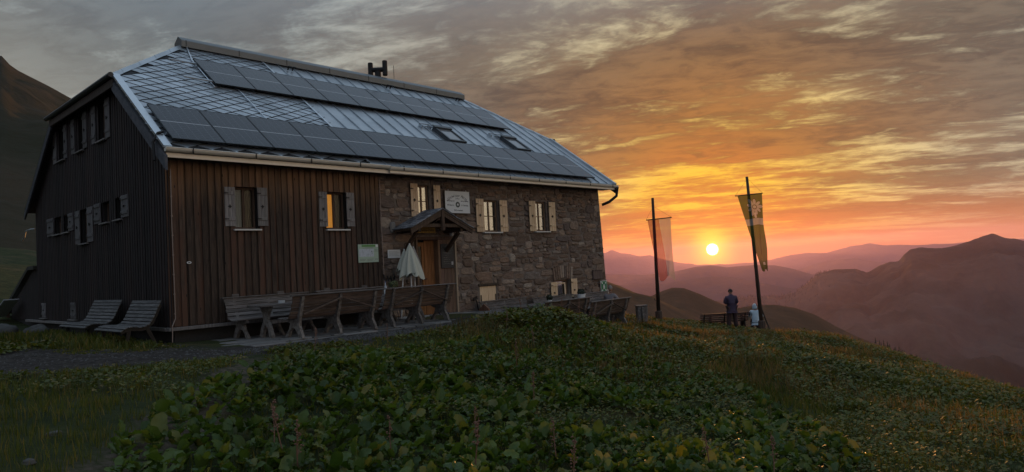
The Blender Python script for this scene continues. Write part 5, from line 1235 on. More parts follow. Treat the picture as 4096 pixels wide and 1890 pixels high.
def pole_and_flag(base, top, cross_z, cl, cr, flag_pts, mat_, plabel, flabel, brace=None):
    base, top = Vector(base), Vector(top)
    P_ = empty('flagpole', base, 0, label=plabel, cat='flagpole')
    MB().tube([(0, 0, .1), (top-base)*.5, top-base], [.085, .07, .055], 10).obj('pole', m_pole, P_, smooth=True)
    MB().lathe([(.15, -.25), (.15, .36), (.12, .40)], (0, 0, 0), 8).obj('base_sleeve', wood('pole_base_timber', (.05, .034, .026), (.085, .06, .047)), P_)
    k = (cross_z-base.z)/(top.z-base.z); cpt = base.lerp(top, k)-VF*.085-base
    MB().tube([cpt-VR*cl, cpt+VR*cr+Vector((0, 0, .06))], .022, 8).obj('crossbar', m_pole, P_)
    MB().tube([cpt-VR*cl, base.lerp(top, k+.11)-base-VF*.06, cpt+VR*cr+Vector((0, 0, .06))], .005, 5).obj('cord', m_iron, P_)
    q = base.lerp(top, .16)-base; MB().tube([q-VR*.06, q-VR*.13+Vector((0, 0, .0)), q-VR*.15+Vector((0, 0, .10))], .010, 6).obj('cleat', m_iron, P_)
    if brace: MB().tube([Vector(brace[0])-base, Vector(brace[1])-base], .03, 6).obj('brace', m_pole, P_)
    cw = cpt+base
    F_ = empty('flag', cw+Vector((0, 0, -.02)), 0, label=flabel, cat='flag')
    nu, nv = 24, 40; vs, uvs = [], []
    for j in range(nv+1):
        t = j/nv
        for i in range(nu+1):
            s_ = i/nu; xl = flag_pts[0]+(flag_pts[2]-flag_pts[0])*t; xr = flag_pts[1]+(flag_pts[3]-flag_pts[1])*t
            squeeze = (xr-xl)/(flag_pts[1]-flag_pts[0]); x = xl+(xr-xl)*s_
            zt = .06*(x+cl)/(cl+cr)
            z = zt*(1-t)-flag_pts[4]*t - .14*t*math.sin(s_*math.pi*2.2+.6)*flag_pts[5]
            y = (.03+.10*t)*math.sin(s_*(5+8*(1-squeeze))+2.2*t)+.02*math.sin(s_*13+5*t)
            vs.append(VR*x+VF*y+Vector((0, 0, z))); uvs.append((s_, 1-t))
    fs = [(j*(nu+1)+i, j*(nu+1)+i+1, (j+1)*(nu+1)+i+1, (j+1)*(nu+1)+i) for j in range(nv) for i in range(nu)]
    me = mesh_of('cloth', vs, fs, mat_, True); uvl = me.uv_layers.new(name='UVMap')
    for lp in me.loops: uvl.data[lp.index].uv = uvs[lp.vertex_index]
    obj('cloth', me, F_); return P_, F_, (lambda s_, t: Vector(vs[min(int(t*nv), nv)*(nu+1)+min(int(s_*nu), nu)]))
pole_and_flag((19.59, .06, -1.66), (19.43, -.08, 3.47), 2.55, .34, .74, (-.28, .68, .10, .72, 2.45, .8), flag_material('red_white_flag', redwhite),
              'dark wooden flagpole on the left, carrying the red and white banner', 'red and white banner hanging from the left flagpole')
p_, f_, fp = pole_and_flag((22.54, -3.06, -2.30), (22.14, -3.02, 4.15), 3.36, .60, .56, (-.50, .52, .36, .56, 3.15, .3), flag_material('olive_green_flag', olive, .08),
              'tall leaning dark flagpole on the right beside the bench', 'olive green banner with white edelweiss on the right flagpole', ((22.42, -3.06, -1.15), (22.78, -3.30, -2.36)))
# litter bin on a post
bn = empty('litter_bin', (14.80, -2.20, -1.44), R(-43), label='grey wooden litter bin with a lid on a post', cat='bin')
MB().box(-.035, .035, -.22, -.15, -.1, .72, 0, .006).obj('post', m_leg, bn)
for k in range(3): MB().box(-.165+k*.11, -.058+k*.11, -.145, -.12, .22, .74, 0, .004).obj('board', m_leg, bn)
for s_ in (-1, 1): MB().box(s_*.165-.012, s_*.165+.012, -.12, .16, .22, .74, 0, .004).obj('side_board', m_leg, bn)
MB().box(-.15, .15, .14, .16, .22, .74, 0, .004).obj('back_board', m_leg, bn); MB().box(-.15, .15, -.12, .14, .22, .245).obj('floor_board', m_leg, bn)
MB().box(-.21, .19, -.17, .19, .755, .79, 0, .006).obj('lid', m_bench, bn); MB().lathe([(.03, 0), (.03, .03)], (.19, 0, .45), 10).obj('knob', m_iron, bn)
# bench and table on the viewpoint
m_red = wood('red_brown_slat', (.07, .038, .030), (.11, .062, .048), stretch=(1.2, 14, 14), rnd=.12)
vb = empty('viewpoint_bench', (23.10, -2.30, -2.42), math.atan2(-VR.y, -VR.x), label='slatted red-brown bench on the viewpoint between the flagpoles', cat='bench')
for (y, z, a) in ((-.60, .42, 0), (-.52, .42, 0), (-.44, .42, 0), (-.36, .42, 0)): obj('seat_slat', slat_mesh(2.1, .06, .025, m_red), vb, loc=(0, y, z), rot=(R(a), 0, 0))
for (y, z) in ((-.22, .47), (-.19, .55), (-.155, .63), (-.12, .71), (-.085, .79)): obj('back_slat', slat_mesh(2.1, .05, .025, m_red), vb, loc=(0, y, z), rot=(R(74), 0, 0))
for xx in (.16, 1.05, 1.94):
    MB().prism([(-.66, 0), (-.60, 0), (-.56, .38), (-.28, .38), (-.16, 0), (-.10, 0), (-.20, .42), (-.05, .82), (-.09, .82), (-.28, .43), (-.62, .41)], -.02, .02, 'x').obj('leg', m_iron, vb, loc=(xx, 0, 0))
vt = empty('viewpoint_table', (23.75, -1.95, -2.45), math.atan2(-VR.y, -VR.x), label='narrow dark table beyond the viewpoint bench', cat='table')
for k in range(4): obj('top_board', slat_mesh(2.0, .13, .035, m_red), vt, loc=(0, -.2+k*.14, .76))
for xx in (.3, 1.7): MB().prism([(-.25, 0), (-.15, 0), (0, .60), (.15, 0), (.25, 0), (.12, .74), (-.12, .74)], -.03, .03, 'x').obj('leg', m_red, vt, loc=(xx, 0, 0))
sp_ = Vector((23.22, -2.50, -2.42)); spz = gz(23.22, -2.50)
sto = empty('stool', (sp_.x, sp_.y, spz), .3, label='small dark stool under the person in the pale hooded jacket', cat='stool')
MB().lathe([(.17, .40), (.18, .42), (.18, .45)], (0, 0, 0), 14).obj('seat', m_red, sto)
for k in range(3): MB().tube([(.10*math.cos(k*2.1), .10*math.sin(k*2.1), .41), (.16*math.cos(k*2.1), .16*math.sin(k*2.1), -.02)], .018, 6).obj('leg', m_red, sto)

# ================================================================== PEOPLE
def skin_mesh(name, joints, edges, radii, material, sub=2, root=0):
    me = bpy.data.meshes.new(name); keys = list(joints); idx = {k: i for i, k in enumerate(keys)}
    me.from_pydata([joints[k] for k in keys], [(idx[a], idx[b]) for a, b in edges], [])
    o = bpy.data.objects.new(name, me); COL.objects.link(o)
    sk = o.modifiers.new('skin', 'SKIN'); sk.use_smooth_shade = True; sk.branch_smoothing = 0.6
    ss = o.modifiers.new('sub', 'SUBSURF'); ss.levels = sub; ss.render_levels = sub
    for i, k in enumerate(keys):
        sv = me.skin_vertices[0].data[i]; r_ = radii[k]; sv.radius = (r_, r_) if not isinstance(r_, tuple) else r_; sv.use_root = (i == root)
    dg = bpy.context.evaluated_depsgraph_get(); dg.update()
    out = bpy.data.meshes.new_from_object(o.evaluated_get(dg)); bpy.data.objects.remove(o); out.name = name
    out.materials.clear(); out.materials.append(material)
    for p in out.polygons: p.use_smooth = True
    return out
def head_geo(mb, c, sc=1.0, face=0.0):
    """head with brow, nose, jaw and ears; faces local +y turned by face (rad)"""
    n, rows_ = 20, 14; vs = []; co, si = math.cos(face), math.sin(face)
    for i in range(rows_+1):
        ph = math.pi*i/rows_; z = math.cos(ph)
        for j in range(n):
            a = 2*math.pi*j/n; x, y = math.sin(ph)*math.cos(a), math.sin(ph)*math.sin(a)
            k = 1.0
            if z < -.2: k *= 1-.28*(-.2-z)*(1.0 if y > 0 else 1.5)
            nose = .22*math.exp(-((x/.16)**2+((z+.12)/.20)**2)) if y > .5 else 0
            eye = -.07*math.exp(-(((abs(x)-.34)/.16)**2+((z-.12)/.12)**2)) if y > .4 else 0
            mouth = -.04*math.exp(-((x/.25)**2+((z+.50)/.06)**2)) if y > .4 else 0
            px_, py_, pz_ = x*.075*k, y*(.095*k)+(nose+eye+mouth)*.095, z*.118
            vs.append((c[0]+sc*(px_*co-py_*si), c[1]+sc*(px_*si+py_*co), c[2]+sc*pz_))
    mb.add(vs, [(i*n+j, i*n+(j+1) % n, i*n+n+(j+1) % n, i*n+n+j) for i in range(rows_) for j in range(n)])
    for s_ in (-1, 1):
        ex, ey = s_*.077, -.01; mb.lathe([(.006, -.03), (.016, -.015), (.018, .01), (.008, .03)], (c[0]+sc*(ex*co-ey*si), c[1]+sc*(ex*si+ey*co), c[2]), 8)
def hand_geo(mb, wrist, direc, up, curl=.5, sc=1.0):
    d = Vector(direc).normalized(); u = Vector(up); u = (u-d*u.dot(d)).normalized(); s_ = d.cross(u); w0 = Vector(wrist)
    mb.tube([w0-d*.02, w0+d*.03, w0+d*.07, w0+d*.095], [.026*sc, .034*sc, .038*sc, .030*sc], 8)
    for k, (off, ln) in enumerate(((-.028, .066), (-.010, .078), (.009, .074), (.026, .058))):
        b0 = w0+d*.085+s_*off; p1 = b0+(d*math.cos(curl*.5)-u*math.sin(curl*.5))*ln*.45; p2 = p1+(d*math.cos(curl*1.3)-u*math.sin(curl*1.3))*ln*.32; p3 = p2+(d*math.cos(curl*2)-u*math.sin(curl*2))*ln*.25
        mb.tube([b0, p1, p2, p3], [.010*sc, .009*sc, .0085*sc, .006*sc], 6)
    b0 = w0+d*.03-s_*.03; mb.tube([b0, b0+d*.03-s_*.028, b0+d*.058-s_*.036-u*.008], [.012*sc, .010*sc, .007*sc], 6)
m_skin = mat('skin', (.36, .21, .15), .6); m_navy = mat('purple_navy_jacket', (.050, .034, .070), .75, var=.12, nscale=9, bump=.3, bscale=12)
m_trs = mat('dark_red_trousers', (.040, .020, .022), .85, var=.1, bump=.2, bscale=18); m_shoe = mat('dark_shoe', (.02, .018, .017), .6)
m_cap = mat('dark_cap', (.02, .017, .018), .8); m_pale = mat('pale_blue_quilted_jacket', (.42, .52, .60), .6, var=.08, nscale=10, bump=.35, bscale=10)
m_blk = mat('black_panel_cloth', (.03, .035, .05), .8); m_greyj = mat('grey_fleece', (.22, .20, .21), .9, var=.1); m_hairg = mat('grey_short_hair', (.24, .21, .19), .85)
FACE = yaw-math.pi/2
# --- standing man, arms folded, head turned to the left
mx_, my_ = 22.10, -1.98; mz = gz(mx_, my_)
man = empty('person', (mx_, my_, mz-.03), FACE, label='person in a dark purple jacket and cap standing behind the viewpoint bench', cat='person')
man.scale = (.95, .95, .95)
J = dict(pel=(0, 0, .94), hl=(-.105, 0, .90), kl=(-.14, .03, .50), al=(-.16, -.01, .10), tl=(-.18, .15, .045), hr=(.105, 0, .90), kr=(.145, .03, .50), ar=(.165, -.01, .10), tr=(.185, .15, .045),
         sp=(0, 0, 1.14), ch=(0, .01, 1.36), nk=(0, .005, 1.50), nk2=(0, .015, 1.58), sl=(-.205, 0, 1.44), el=(-.285, .03, 1.16), wl=(-.04, .29, 1.17), sr=(.205, 0, 1.44), er=(.285, .03, 1.16), wr=(.05, .25, 1.21))
E_ = [('pel', 'hl'), ('hl', 'kl'), ('kl', 'al'), ('al', 'tl'), ('pel', 'hr'), ('hr', 'kr'), ('kr', 'ar'), ('ar', 'tr'), ('pel', 'sp'), ('sp', 'ch'), ('ch', 'nk'), ('nk', 'nk2'), ('ch', 'sl'), ('sl', 'el'), ('el', 'wl'), ('ch', 'sr'), ('sr', 'er'), ('er', 'wr')]
Rr = dict(pel=(.13, .10), hl=.085, kl=.058, al=.042, tl=.035, hr=.085, kr=.058, ar=.042, tr=.035, sp=(.13, .10), ch=(.15, .11), nk=.06, nk2=.056, sl=.062, el=.045, wl=.03, sr=.062, er=.045, wr=.03)
def body_with(name, J_, E2, R2, hc, face, hands, parent, sc=1.0):
    me = skin_mesh(name, J_, E2, R2, m_skin); mb = MB(); head_geo(mb, hc, sc, face)
    for h in hands: hand_geo(mb, *h)
    m2 = mb.mesh('x', m_skin, True); bm = bmesh.new(); bm.from_mesh(me); bm.from_mesh(m2); bm.to_mesh(me); bm.free(); bpy.data.meshes.remove(m2)
    for p in me.polygons: p.use_smooth = True
    return obj(name, me, parent)
body_with('body', J, E_, Rr, (0, .035, 1.66), .75, [((-.04, .27, 1.17), (1, .1, .1), (0, 1, 0)), ((.05, .25, 1.21), (-1, .15, .05), (0, 1, 0))], man)
JJ = {k: J[k] for k in ('pel', 'sp', 'ch', 'nk', 'sl', 'el', 'wl', 'sr', 'er', 'wr')}; JJ['hem'] = (0, 0, .80); JJ['col'] = (0, .01, 1.565); JJ['wst'] = (0, 0, 1.02)
obj('jacket', skin_mesh('jacket', JJ, [('hem', 'pel'), ('pel', 'wst'), ('wst', 'sp'), ('sp', 'ch'), ('ch', 'nk'), ('nk', 'col'), ('ch', 'sl'), ('sl', 'el'), ('el', 'wl'), ('ch', 'sr'), ('sr', 'er'), ('er', 'wr')],
    dict(hem=.225, pel=.215, wst=.20, sp=.20, ch=.205, nk=.10, col=.085, sl=.10, el=.082, wl=.058, sr=.10, er=.082, wr=.058), m_navy), man)
JT = {k: J[k] for k in ('pel', 'hl', 'kl', 'al', 'hr', 'kr', 'ar')}; JT['al'] = (-.16, -.01, .06); JT['ar'] = (.165, -.01, .06)
obj('trousers', skin_mesh('trousers', JT, [('pel', 'hl'), ('hl', 'kl'), ('kl', 'al'), ('pel', 'hr'), ('hr', 'kr'), ('kr', 'ar')], dict(pel=.185, hl=.135, kl=.112, al=.10, hr=.135, kr=.112, ar=.10), m_trs), man)
for s_ in (-1, 1): MB().tube([(s_*.16, -.07, .045), (s_*.165, .04, .05), (s_*.18, .18, .035)], [.045, .05, .035], 8).obj('shoe', m_shoe, man, smooth=True)
mb = MB(); n = 18; c_ = Vector((0, .03, 1.672)); fa = .75; vs = []
for i in range(7):
    ph = (math.pi*.56)*i/6
    for j in range(n):
        a = 2*math.pi*j/n; x, y, z = math.sin(ph)*math.cos(a)*.086, math.sin(ph)*math.sin(a)*.106, math.cos(ph)*.115+.005; vs.append(c_+Vector((x*math.cos(fa)-y*math.sin(fa), x*math.sin(fa)+y*math.cos(fa), z)))
mb.add(vs, [(i*n+j, i*n+(j+1) % n, i*n+n+(j+1) % n, i*n+n+j) for i in range(6) for j in range(n)])
def rotp(x, y, z): return c_+Vector((x*math.cos(fa)-y*math.sin(fa), x*math.sin(fa)+y*math.cos(fa), z))
mb.add([rotp(-.06, .09, .03), rotp(.06, .09, .03), rotp(.045, .165, .02), rotp(-.045, .165, .02)], [(0, 1, 2, 3)]); mb.obj('cap', m_cap, man, smooth=True)
# --- seated person in the pale hooded jacket
wo_ = empty('person', (sp_.x, sp_.y, spz-.04), FACE-.25, label='seated person in a pale blue hooded jacket beside the right flagpole', cat='person')
wo_.scale = (.94, .94, .93)
Js = dict(pel=(0, 0, .50), hl=(-.09, .04, .49), kl=(-.13, .42, .50), al=(-.12, .44, .10), tl=(-.13, .60, .05), hr=(.09, .04, .49), kr=(.13, .42, .50), ar=(.14, .44, .10), tr=(.15, .60, .05), sp=(0, .03, .70), ch=(0, .06, .90), nk=(0, .08, 1.02), nk2=(0, .10, 1.08),
          sl=(-.17, .06, .96), el=(-.24, .14, .70), wl=(-.18, .38, .66), sr=(.17, .06, .96), er=(.31, .12, .72), wr=(.34, .38, .72))
body_with('body', Js, E_, Rr, (0, .12, 1.185), 0.0, [((-.18, .38, .66), (0, 1, 0), (0, 0, 1), .7, .9), ((.34, .38, .72), (.1, 1, 0), (0, 0, 1), .4, .9)], wo_, .95)
Jj = {k: Js[k] for k in ('pel', 'sp', 'ch', 'nk', 'sl', 'el', 'wl', 'sr', 'er', 'wr')}; Jj['hem'] = (0, -.01, .44)
obj('jacket', skin_mesh('jacket', Jj, [('hem', 'pel'), ('pel', 'sp'), ('sp', 'ch'), ('ch', 'nk'), ('ch', 'sl'), ('sl', 'el'), ('el', 'wl'), ('ch', 'sr'), ('sr', 'er'), ('er', 'wr')],
    dict(hem=.205, pel=.20, sp=.19, ch=.19, nk=.09, sl=.095, el=.075, wl=.052, sr=.095, er=.075, wr=.052), m_pale), wo_)
Jt = {k: Js[k] for k in ('pel', 'hl', 'kl', 'al', 'hr', 'kr', 'ar')}
obj('trousers', skin_mesh('trousers', Jt, [('pel', 'hl'), ('hl', 'kl'), ('kl', 'al'), ('pel', 'hr'), ('hr', 'kr'), ('kr', 'ar')], dict(pel=(.16, .12), hl=.11, kl=.085, al=.07, hr=.11, kr=.085, ar=.07), m_trs), wo_)
for s_ in (-1, 1): MB().tube([(s_*.13, .40, .045), (s_*.135, .50, .05), (s_*.145, .64, .035)], [.042, .048, .034], 8).obj('shoe', m_shoe, wo_, smooth=True)
hd = skin_mesh('hood', dict(a=(0, .06, 1.02), b=(0, .095, 1.13), c=(0, .10, 1.22), d=(0, .085, 1.315)), [('a', 'b'), ('b', 'c'), ('c', 'd')], dict(a=(.12, .10), b=(.115, .115), c=(.112, .115), d=(.06, .07)), m_pale); obj('hood', hd, wo_)
for s_ in (-1, 1): MB().tube([(s_*.235, -.0, .93), (s_*.25, .02, .84), (s_*.262, .05, .75)], [.022, .034, .022], 8).obj('side_panel', m_blk, wo_, smooth=True)
# --- person sitting at the hut corner, seen over the bench back
sx_, sy_ = 15.02, -.72; szz = -1.26
pe = empty('person', (sx_, sy_, szz), -math.pi/2+.2, label='grey-haired person in a grey fleece sitting at the far hut corner', cat='person')
body_with('body', Js, E_, Rr, (0, .12, 1.185), 0.0, [((-.18, .38, .66), (0, 1, 0), (0, 0, 1), .7, .9), ((.34, .38, .72), (.1, 1, 0), (0, 0, 1), .4, .9)], pe)
obj('fleece', skin_mesh('fleece', Jj, [('hem', 'pel'), ('pel', 'sp'), ('sp', 'ch'), ('ch', 'nk'), ('ch', 'sl'), ('sl', 'el'), ('el', 'wl'), ('ch', 'sr'), ('sr', 'er'), ('er', 'wr')],
    dict(hem=(.19, .14), pel=(.185, .14), sp=(.175, .13), ch=(.18, .13), nk=.085, sl=.085, el=.066, wl=.048, sr=.085, er=.066, wr=.048), m_greyj), pe)
obj('trousers', skin_mesh('trousers', Jt, [('pel', 'hl'), ('hl', 'kl'), ('kl', 'al'), ('pel', 'hr'), ('hr', 'kr'), ('kr', 'ar')], dict(pel=(.16, .12), hl=.11, kl=.085, al=.07, hr=.11, kr=.085, ar=.07), m_trs), pe)
for s_ in (-1, 1): MB().tube([(s_*.13, .40, .045), (s_*.135, .50, .05), (s_*.145, .64, .035)], [.042, .048, .034], 8).obj('shoe', m_shoe, pe, smooth=True)
mb = MB(); vs = []
for i in range(7):
    ph = (math.pi*.52)*i/6
    for j in range(18):
        a = 2*math.pi*j/18; vs.append((math.sin(ph)*math.cos(a)*.081, .112+math.sin(ph)*math.sin(a)*.100, 1.19+math.cos(ph)*.122))
mb.add(vs, [(i*18+j, i*18+(j+1) % 18, i*18+18+(j+1) % 18, i*18+18+j) for i in range(6) for j in range(18)]); mb.obj('hair', m_hairg, pe, smooth=True)

# ================================================================== VEGETATION
def foliage_mat(name, c1_, c2_, c3_=None, trans=.45, rough=.5, tmul=(1.5, 1.4, .5)):
    m = bpy.data.materials.new(name); m.use_nodes = True; t = NT(m.node_tree); t.t.nodes.clear()
    at = t.n('ShaderNodeAttribute'); at.attribute_name = 'tone'; oi = t.n('ShaderNodeObjectInfo').outputs['Random']
    k = t.math('FRACT', t.math('ADD', at.outputs['Fac'], oi))
    stops = [(0, c1_+(1,)), (.72, c2_+(1,)), (1.0, (c3_ or c2_)+(1,))]
    c = t.ramp(k, stops)
    pos = t.n('ShaderNodeNewGeometry').outputs['Position']
    c = t.mix(t.maprange(t.noise(pos, 1.1, 3), .35, .7), c, t.mix(1.0, c, (.55, .60, .55, 1), 'MULTIPLY'))
    pr = t.n('ShaderNodeBsdfPrincipled'); t.put(pr.inputs['Base Color'], c); pr.inputs['Roughness'].default_value = rough; pr.inputs['Specular IOR Level'].default_value = .35
    tl = t.n('ShaderNodeBsdfTranslucent'); t.put(tl.inputs[0], t.mix(1.0, c, tmul+(1,), 'MULTIPLY'))
    mx = t.n('ShaderNodeMixShader'); mx.inputs[0].default_value = trans; t.put(mx.inputs[1], pr.outputs[0]); t.put(mx.inputs[2], tl.outputs[0])
    o = t.n('ShaderNodeOutputMaterial'); t.put(o.inputs[0], mx.outputs[0]); return m
m_dock = foliage_mat('dock_leaf', (.050, .096, .020), (.100, .152, .032), (.20, .18, .045), .36, .45)
m_grassb = foliage_mat('grass_blade', (.064, .090, .020), (.120, .132, .030), (.25, .175, .065), .5, .6, (1.5, 1.3, .6))
m_dry = foliage_mat('dry_grass_blade', (.10, .085, .035), (.19, .145, .065), (.26, .18, .09), .55, .7, (1.5, 1.2, .6))
m_herb = foliage_mat('small_herb_leaf', (.066, .092, .018), (.125, .135, .026), (.22, .15, .045), .3, .55)
m_stalk = mat('rust_seed_stalk', (.17, .085, .055), .8, var=.3, nscale=20)
def fast_mesh(name, V, F, material, tone=None, smooth=True):
    me = bpy.data.meshes.new(name); nf, k = F.shape
    me.vertices.add(len(V)); me.vertices.foreach_set('co', V.astype(np.float32).ravel())
    me.loops.add(nf*k); me.loops.foreach_set('vertex_index', F.astype(np.int32).ravel())
    me.polygons.add(nf); me.polygons.foreach_set('loop_start', np.arange(0, nf*k, k, dtype=np.int32)); me.polygons.foreach_set('loop_total', np.full(nf, k, np.int32))
    if smooth: me.polygons.foreach_set('use_smooth', np.ones(nf, bool))
    me.materials.append(material)
    if tone is not None: a = me.attributes.new('tone', 'FLOAT', 'POINT'); a.data.foreach_set('value', tone.astype(np.float32))
    me.update(calc_edges=True); return me
def in_poly(x, y, poly):
    ins = np.zeros(x.shape, bool); n = len(poly)
    for i in range(n):
        (x1, y1), (x2, y2) = poly[i], poly[(i+1) % n]
        c = ((y1 > y) != (y2 > y)) & (x < (x2-x1)*(y-y1)/(y2-y1+1e-12)+x1); ins ^= c
    return ins
DOCK = [(-4.0, -9.6), (-3.7, -8.7), (-2.6, -7.35), (-1.7, -6.4), (-.3, -5.4), (.8, -5.0), (2.3, -5.0), (4.2, -5.4), (6.4, -5.0), (8.0, -5.4), (7.2, -6.6), (6.9, -8.0), (7.0, -9.3), (4.6, -11.3), (2.3, -13.0), (0.2, -13.2), (-2.2, -11.6)]
DOCK2 = [(-3.9, -7.0), (-3.2, -6.2), (-2.4, -6.4), (-2.2, -6.9), (-3.1, -7.3)]
DOCK3 = [(-2.8, -5.0), (-1.7, -5.0), (-1.6, -5.3), (-2.7, -5.4)]
PATH = lambda x, y: np.abs(y-(1.35*x-4.1)) < .55
def cam_visible(x, y, pad=1.06):
    dx, dy = x-CAMPOS.x, y-CAMPOS.y; dep_ = dx*_f.x+dy*_f.y; side = dx*_r.x+dy*_r.y
    return (dep_ > 3.0) & (np.abs(side) < dep_*.78*pad+.5)
def bare(x, y):
    """gravel, terrace, house plot and trodden path carry no growth"""
    b = (y > -3.35+.25*np.sin(x*1.3)) & (x > -.4) & (x < 8.6)
    b |= (x > -.15) & (x < 15.9) & (y > -.15); b |= (x > 8.5) & (x < 14.6) & (y > -2.25) & (y < 0)
    b |= (x <= -.4) & (x > -11) & (y > -3.9+.25*np.sin(x*1.3)) & (y < -1.0-.9*x*.35) & (y+.9*x < -.9)
    b |= PATH(x, y) & (x < 0) & (y < -3.6)
    return b

# ---- alpine dock: individual plants with separate leaves
def dock_leaf_mesh(seed):
    rr = random.Random(seed); nl, nw = 6, 4; vs = []; wv = rr.uniform(.66, .92); bend = rr.uniform(-.15, .55); tw = rr.uniform(-.3, .3); cup = rr.uniform(.10, .35)
    for i in range(nl+1):
        t = i/nl; half = wv*.5*max(.03, (1-(abs(t-.42)/.60)**2.3))**.6*(1-.10*t)
        for j in range(nw+1):
            s_ = j/nw*2-1; x = s_*half*(1+.13*math.sin(t*17+s_*3+seed)); y = t+(-.10*abs(s_) if t < .15 else 0)
            z = cup*abs(s_)**1.4*half*2-.45*bend*t*t+.085*math.sin(t*15+s_*6+seed)*abs(s_)+.02*math.sin(t*23+seed)
            vs.append((x+tw*t*t*.3, y*(1-.12*abs(bend)*t), z))
    fs = [(i*(nw+1)+j, i*(nw+1)+j+1, (i+1)*(nw+1)+j+1, (i+1)*(nw+1)+j) for i in range(nl) for j in range(nw)]
    b = len(vs); vs += [(-.012, -.45, -.04), (.012, -.45, -.04), (.012, .02, 0), (-.012, .02, 0)]; fs.append((b, b+1, b+2, b+3))
    return np.array(vs), fs
LEAF = [dock_leaf_mesh(k*3+1) for k in range(9)]
LEAFM = [mesh_of('leaf', v, f, m_dock, True) for v, f in LEAF]
prng = np.random.RandomState(5)
cand = np.stack([prng.uniform(-4.6, 9, 60000), prng.uniform(-13.6, -3.7, 60000)], 1)
ok = in_poly(cand[:, 0], cand[:, 1], DOCK) | in_poly(cand[:, 0], cand[:, 1], DOCK2) | in_poly(cand[:, 0], cand[:, 1], DOCK3)
cand = cand[ok & cam_visible(cand[:, 0], cand[:, 1])]
dens = vnoise(cand[:, 0]*.6, cand[:, 1]*.6, 4)+.6*vnoise(cand[:, 0]*1.7, cand[:, 1]*1.7, 14)
small = (in_poly(cand[:, 0], cand[:, 1], DOCK2) | in_poly(cand[:, 0], cand[:, 1], DOCK3))
cand = cand[((dens > -.20) & ~small) | (small & (dens > .05))]
sel = []; cell = {}
for p in cand:
    d = math.hypot(p[0]-CAMPOS.x, p[1]-CAMPOS.y); md = .145 if d < 12 else .19
    i_, j_ = int(p[0]//.25), int(p[1]//.25)
    if all((p[0]-q[0])**2+(p[1]-q[1])**2 > md*md for di in (-1, 0, 1) for dj in (-1, 0, 1) for q in cell.get((i_+di, j_+dj), ())):
        sel.append(p); cell.setdefault((i_, j_), []).append(p)
    if len(sel) > 2300: break
sel.sort(key=lambda p: math.hypot(p[0]-CAMPOS.x, p[1]-CAMPOS.y))
sz = ground_z(np.array([p[0] for p in sel]), np.array([p[1] for p in sel]))
def leaf_xform(rr, scale):
    az_ = rr.uniform(0, 2*math.pi); tilt = rr.gauss(R(48), R(26)); L_ = scale*rr.uniform(.6, 1.25)
    hgt = .03+L_*rr.uniform(.2, 1.1)
    return az_, tilt, L_, hgt
massV, massF, massT = [], [], []; nb = 0
stalk_m = None
def stalk_mesh(seed):
    rr = random.Random(seed); mb = MB(); h_ = 1.0; mb.tube([(0, 0, 0), (.03, .02, .5), (.02, .05, 1.0)], [.012, .010, .005], 5)
    for k in range(26):
        t = rr.uniform(.45, 1.0); a = rr.uniform(0, 6.28); p = Vector((.03*t, .03*t, t)); q = p+Vector((math.cos(a), math.sin(a), .9))*.10*(1.15-t)*rr.uniform(.5, 1.3)
        mb.add([p, p+Vector((.008, .0, .01)), q], [(0, 1, 2)]); mb.lathe([(.004, -.012), (.018, 0), (.004, .014)], q, 5)
    return mb.mesh('seed_stalk', m_stalk, fix=False)
STK = [stalk_mesh(k) for k in range(4)]
for k, (p, z) in enumerate(zip(sel, sz)):
    rr = random.Random(1000+k); d = math.hypot(p[0]-CAMPOS.x, p[1]-CAMPOS.y)
    scale = rr.uniform(.058, .128)*(1.05 if d < 11 else .95); nlf = rr.randint(7, 11)
    if k < 290:
        P_ = empty('dock_plant', (p[0], p[1], z-.01), rr.uniform(0, 6.28), label='broad-leaved dock plant in the dense patch on the foreground bank', cat='plant', group='dock plants on the foreground bank')
        for j in range(nlf):
            az_, tilt, L_, hgt = leaf_xform(rr, scale); o = bpy.data.objects.new('leaf', LEAFM[rr.randrange(9)])
            o.location = (math.cos(az_)*L_*.25, math.sin(az_)*L_*.25, hgt); o.rotation_euler = (tilt, rr.uniform(-.5, .5), az_-math.pi/2); o.scale = (L_, L_, L_); link(o, P_)
        if rr.random() < .035:
            o = bpy.data.objects.new('seed_stalk', STK[rr.randrange(4)]); hh = rr.uniform(.4, .62); o.scale = (hh, hh, hh); o.rotation_euler = (rr.uniform(-.15, .15), rr.uniform(-.15, .15), rr.uniform(0, 6)); link(o, P_)
    else:
        for j in range(nlf):
            az_, tilt, L_, hgt = leaf_xform(rr, scale); v, f = LEAF[rr.randrange(9)]
            mtx = Matrix.Translation((p[0]+math.cos(az_)*L_*.25, p[1]+math.sin(az_)*L_*.25, z+hgt)) @ Matrix.Rotation(az_-math.pi/2, 4, 'Z') @ Matrix.Rotation(rr.uniform(-.5, .5), 4, 'Y') @ Matrix.Rotation(tilt, 4, 'X') @ Matrix.Scale(L_, 4)
            A_ = np.array(mtx); vv_ = v @ A_[:3, :3].T + A_[:3, 3]
            massV.append(vv_); massF.append(np.array(f)+nb); massT.append(np.full(len(v), rr.random())); nb += len(v)
if massV: obj('dock_leaf_mass', fast_mesh('dock_leaf_mass', np.concatenate(massV), np.concatenate(massF), m_dock, np.concatenate(massT)), label='mass of broad dock leaves further back on the bank', cat='ground cover', kind='stuff')

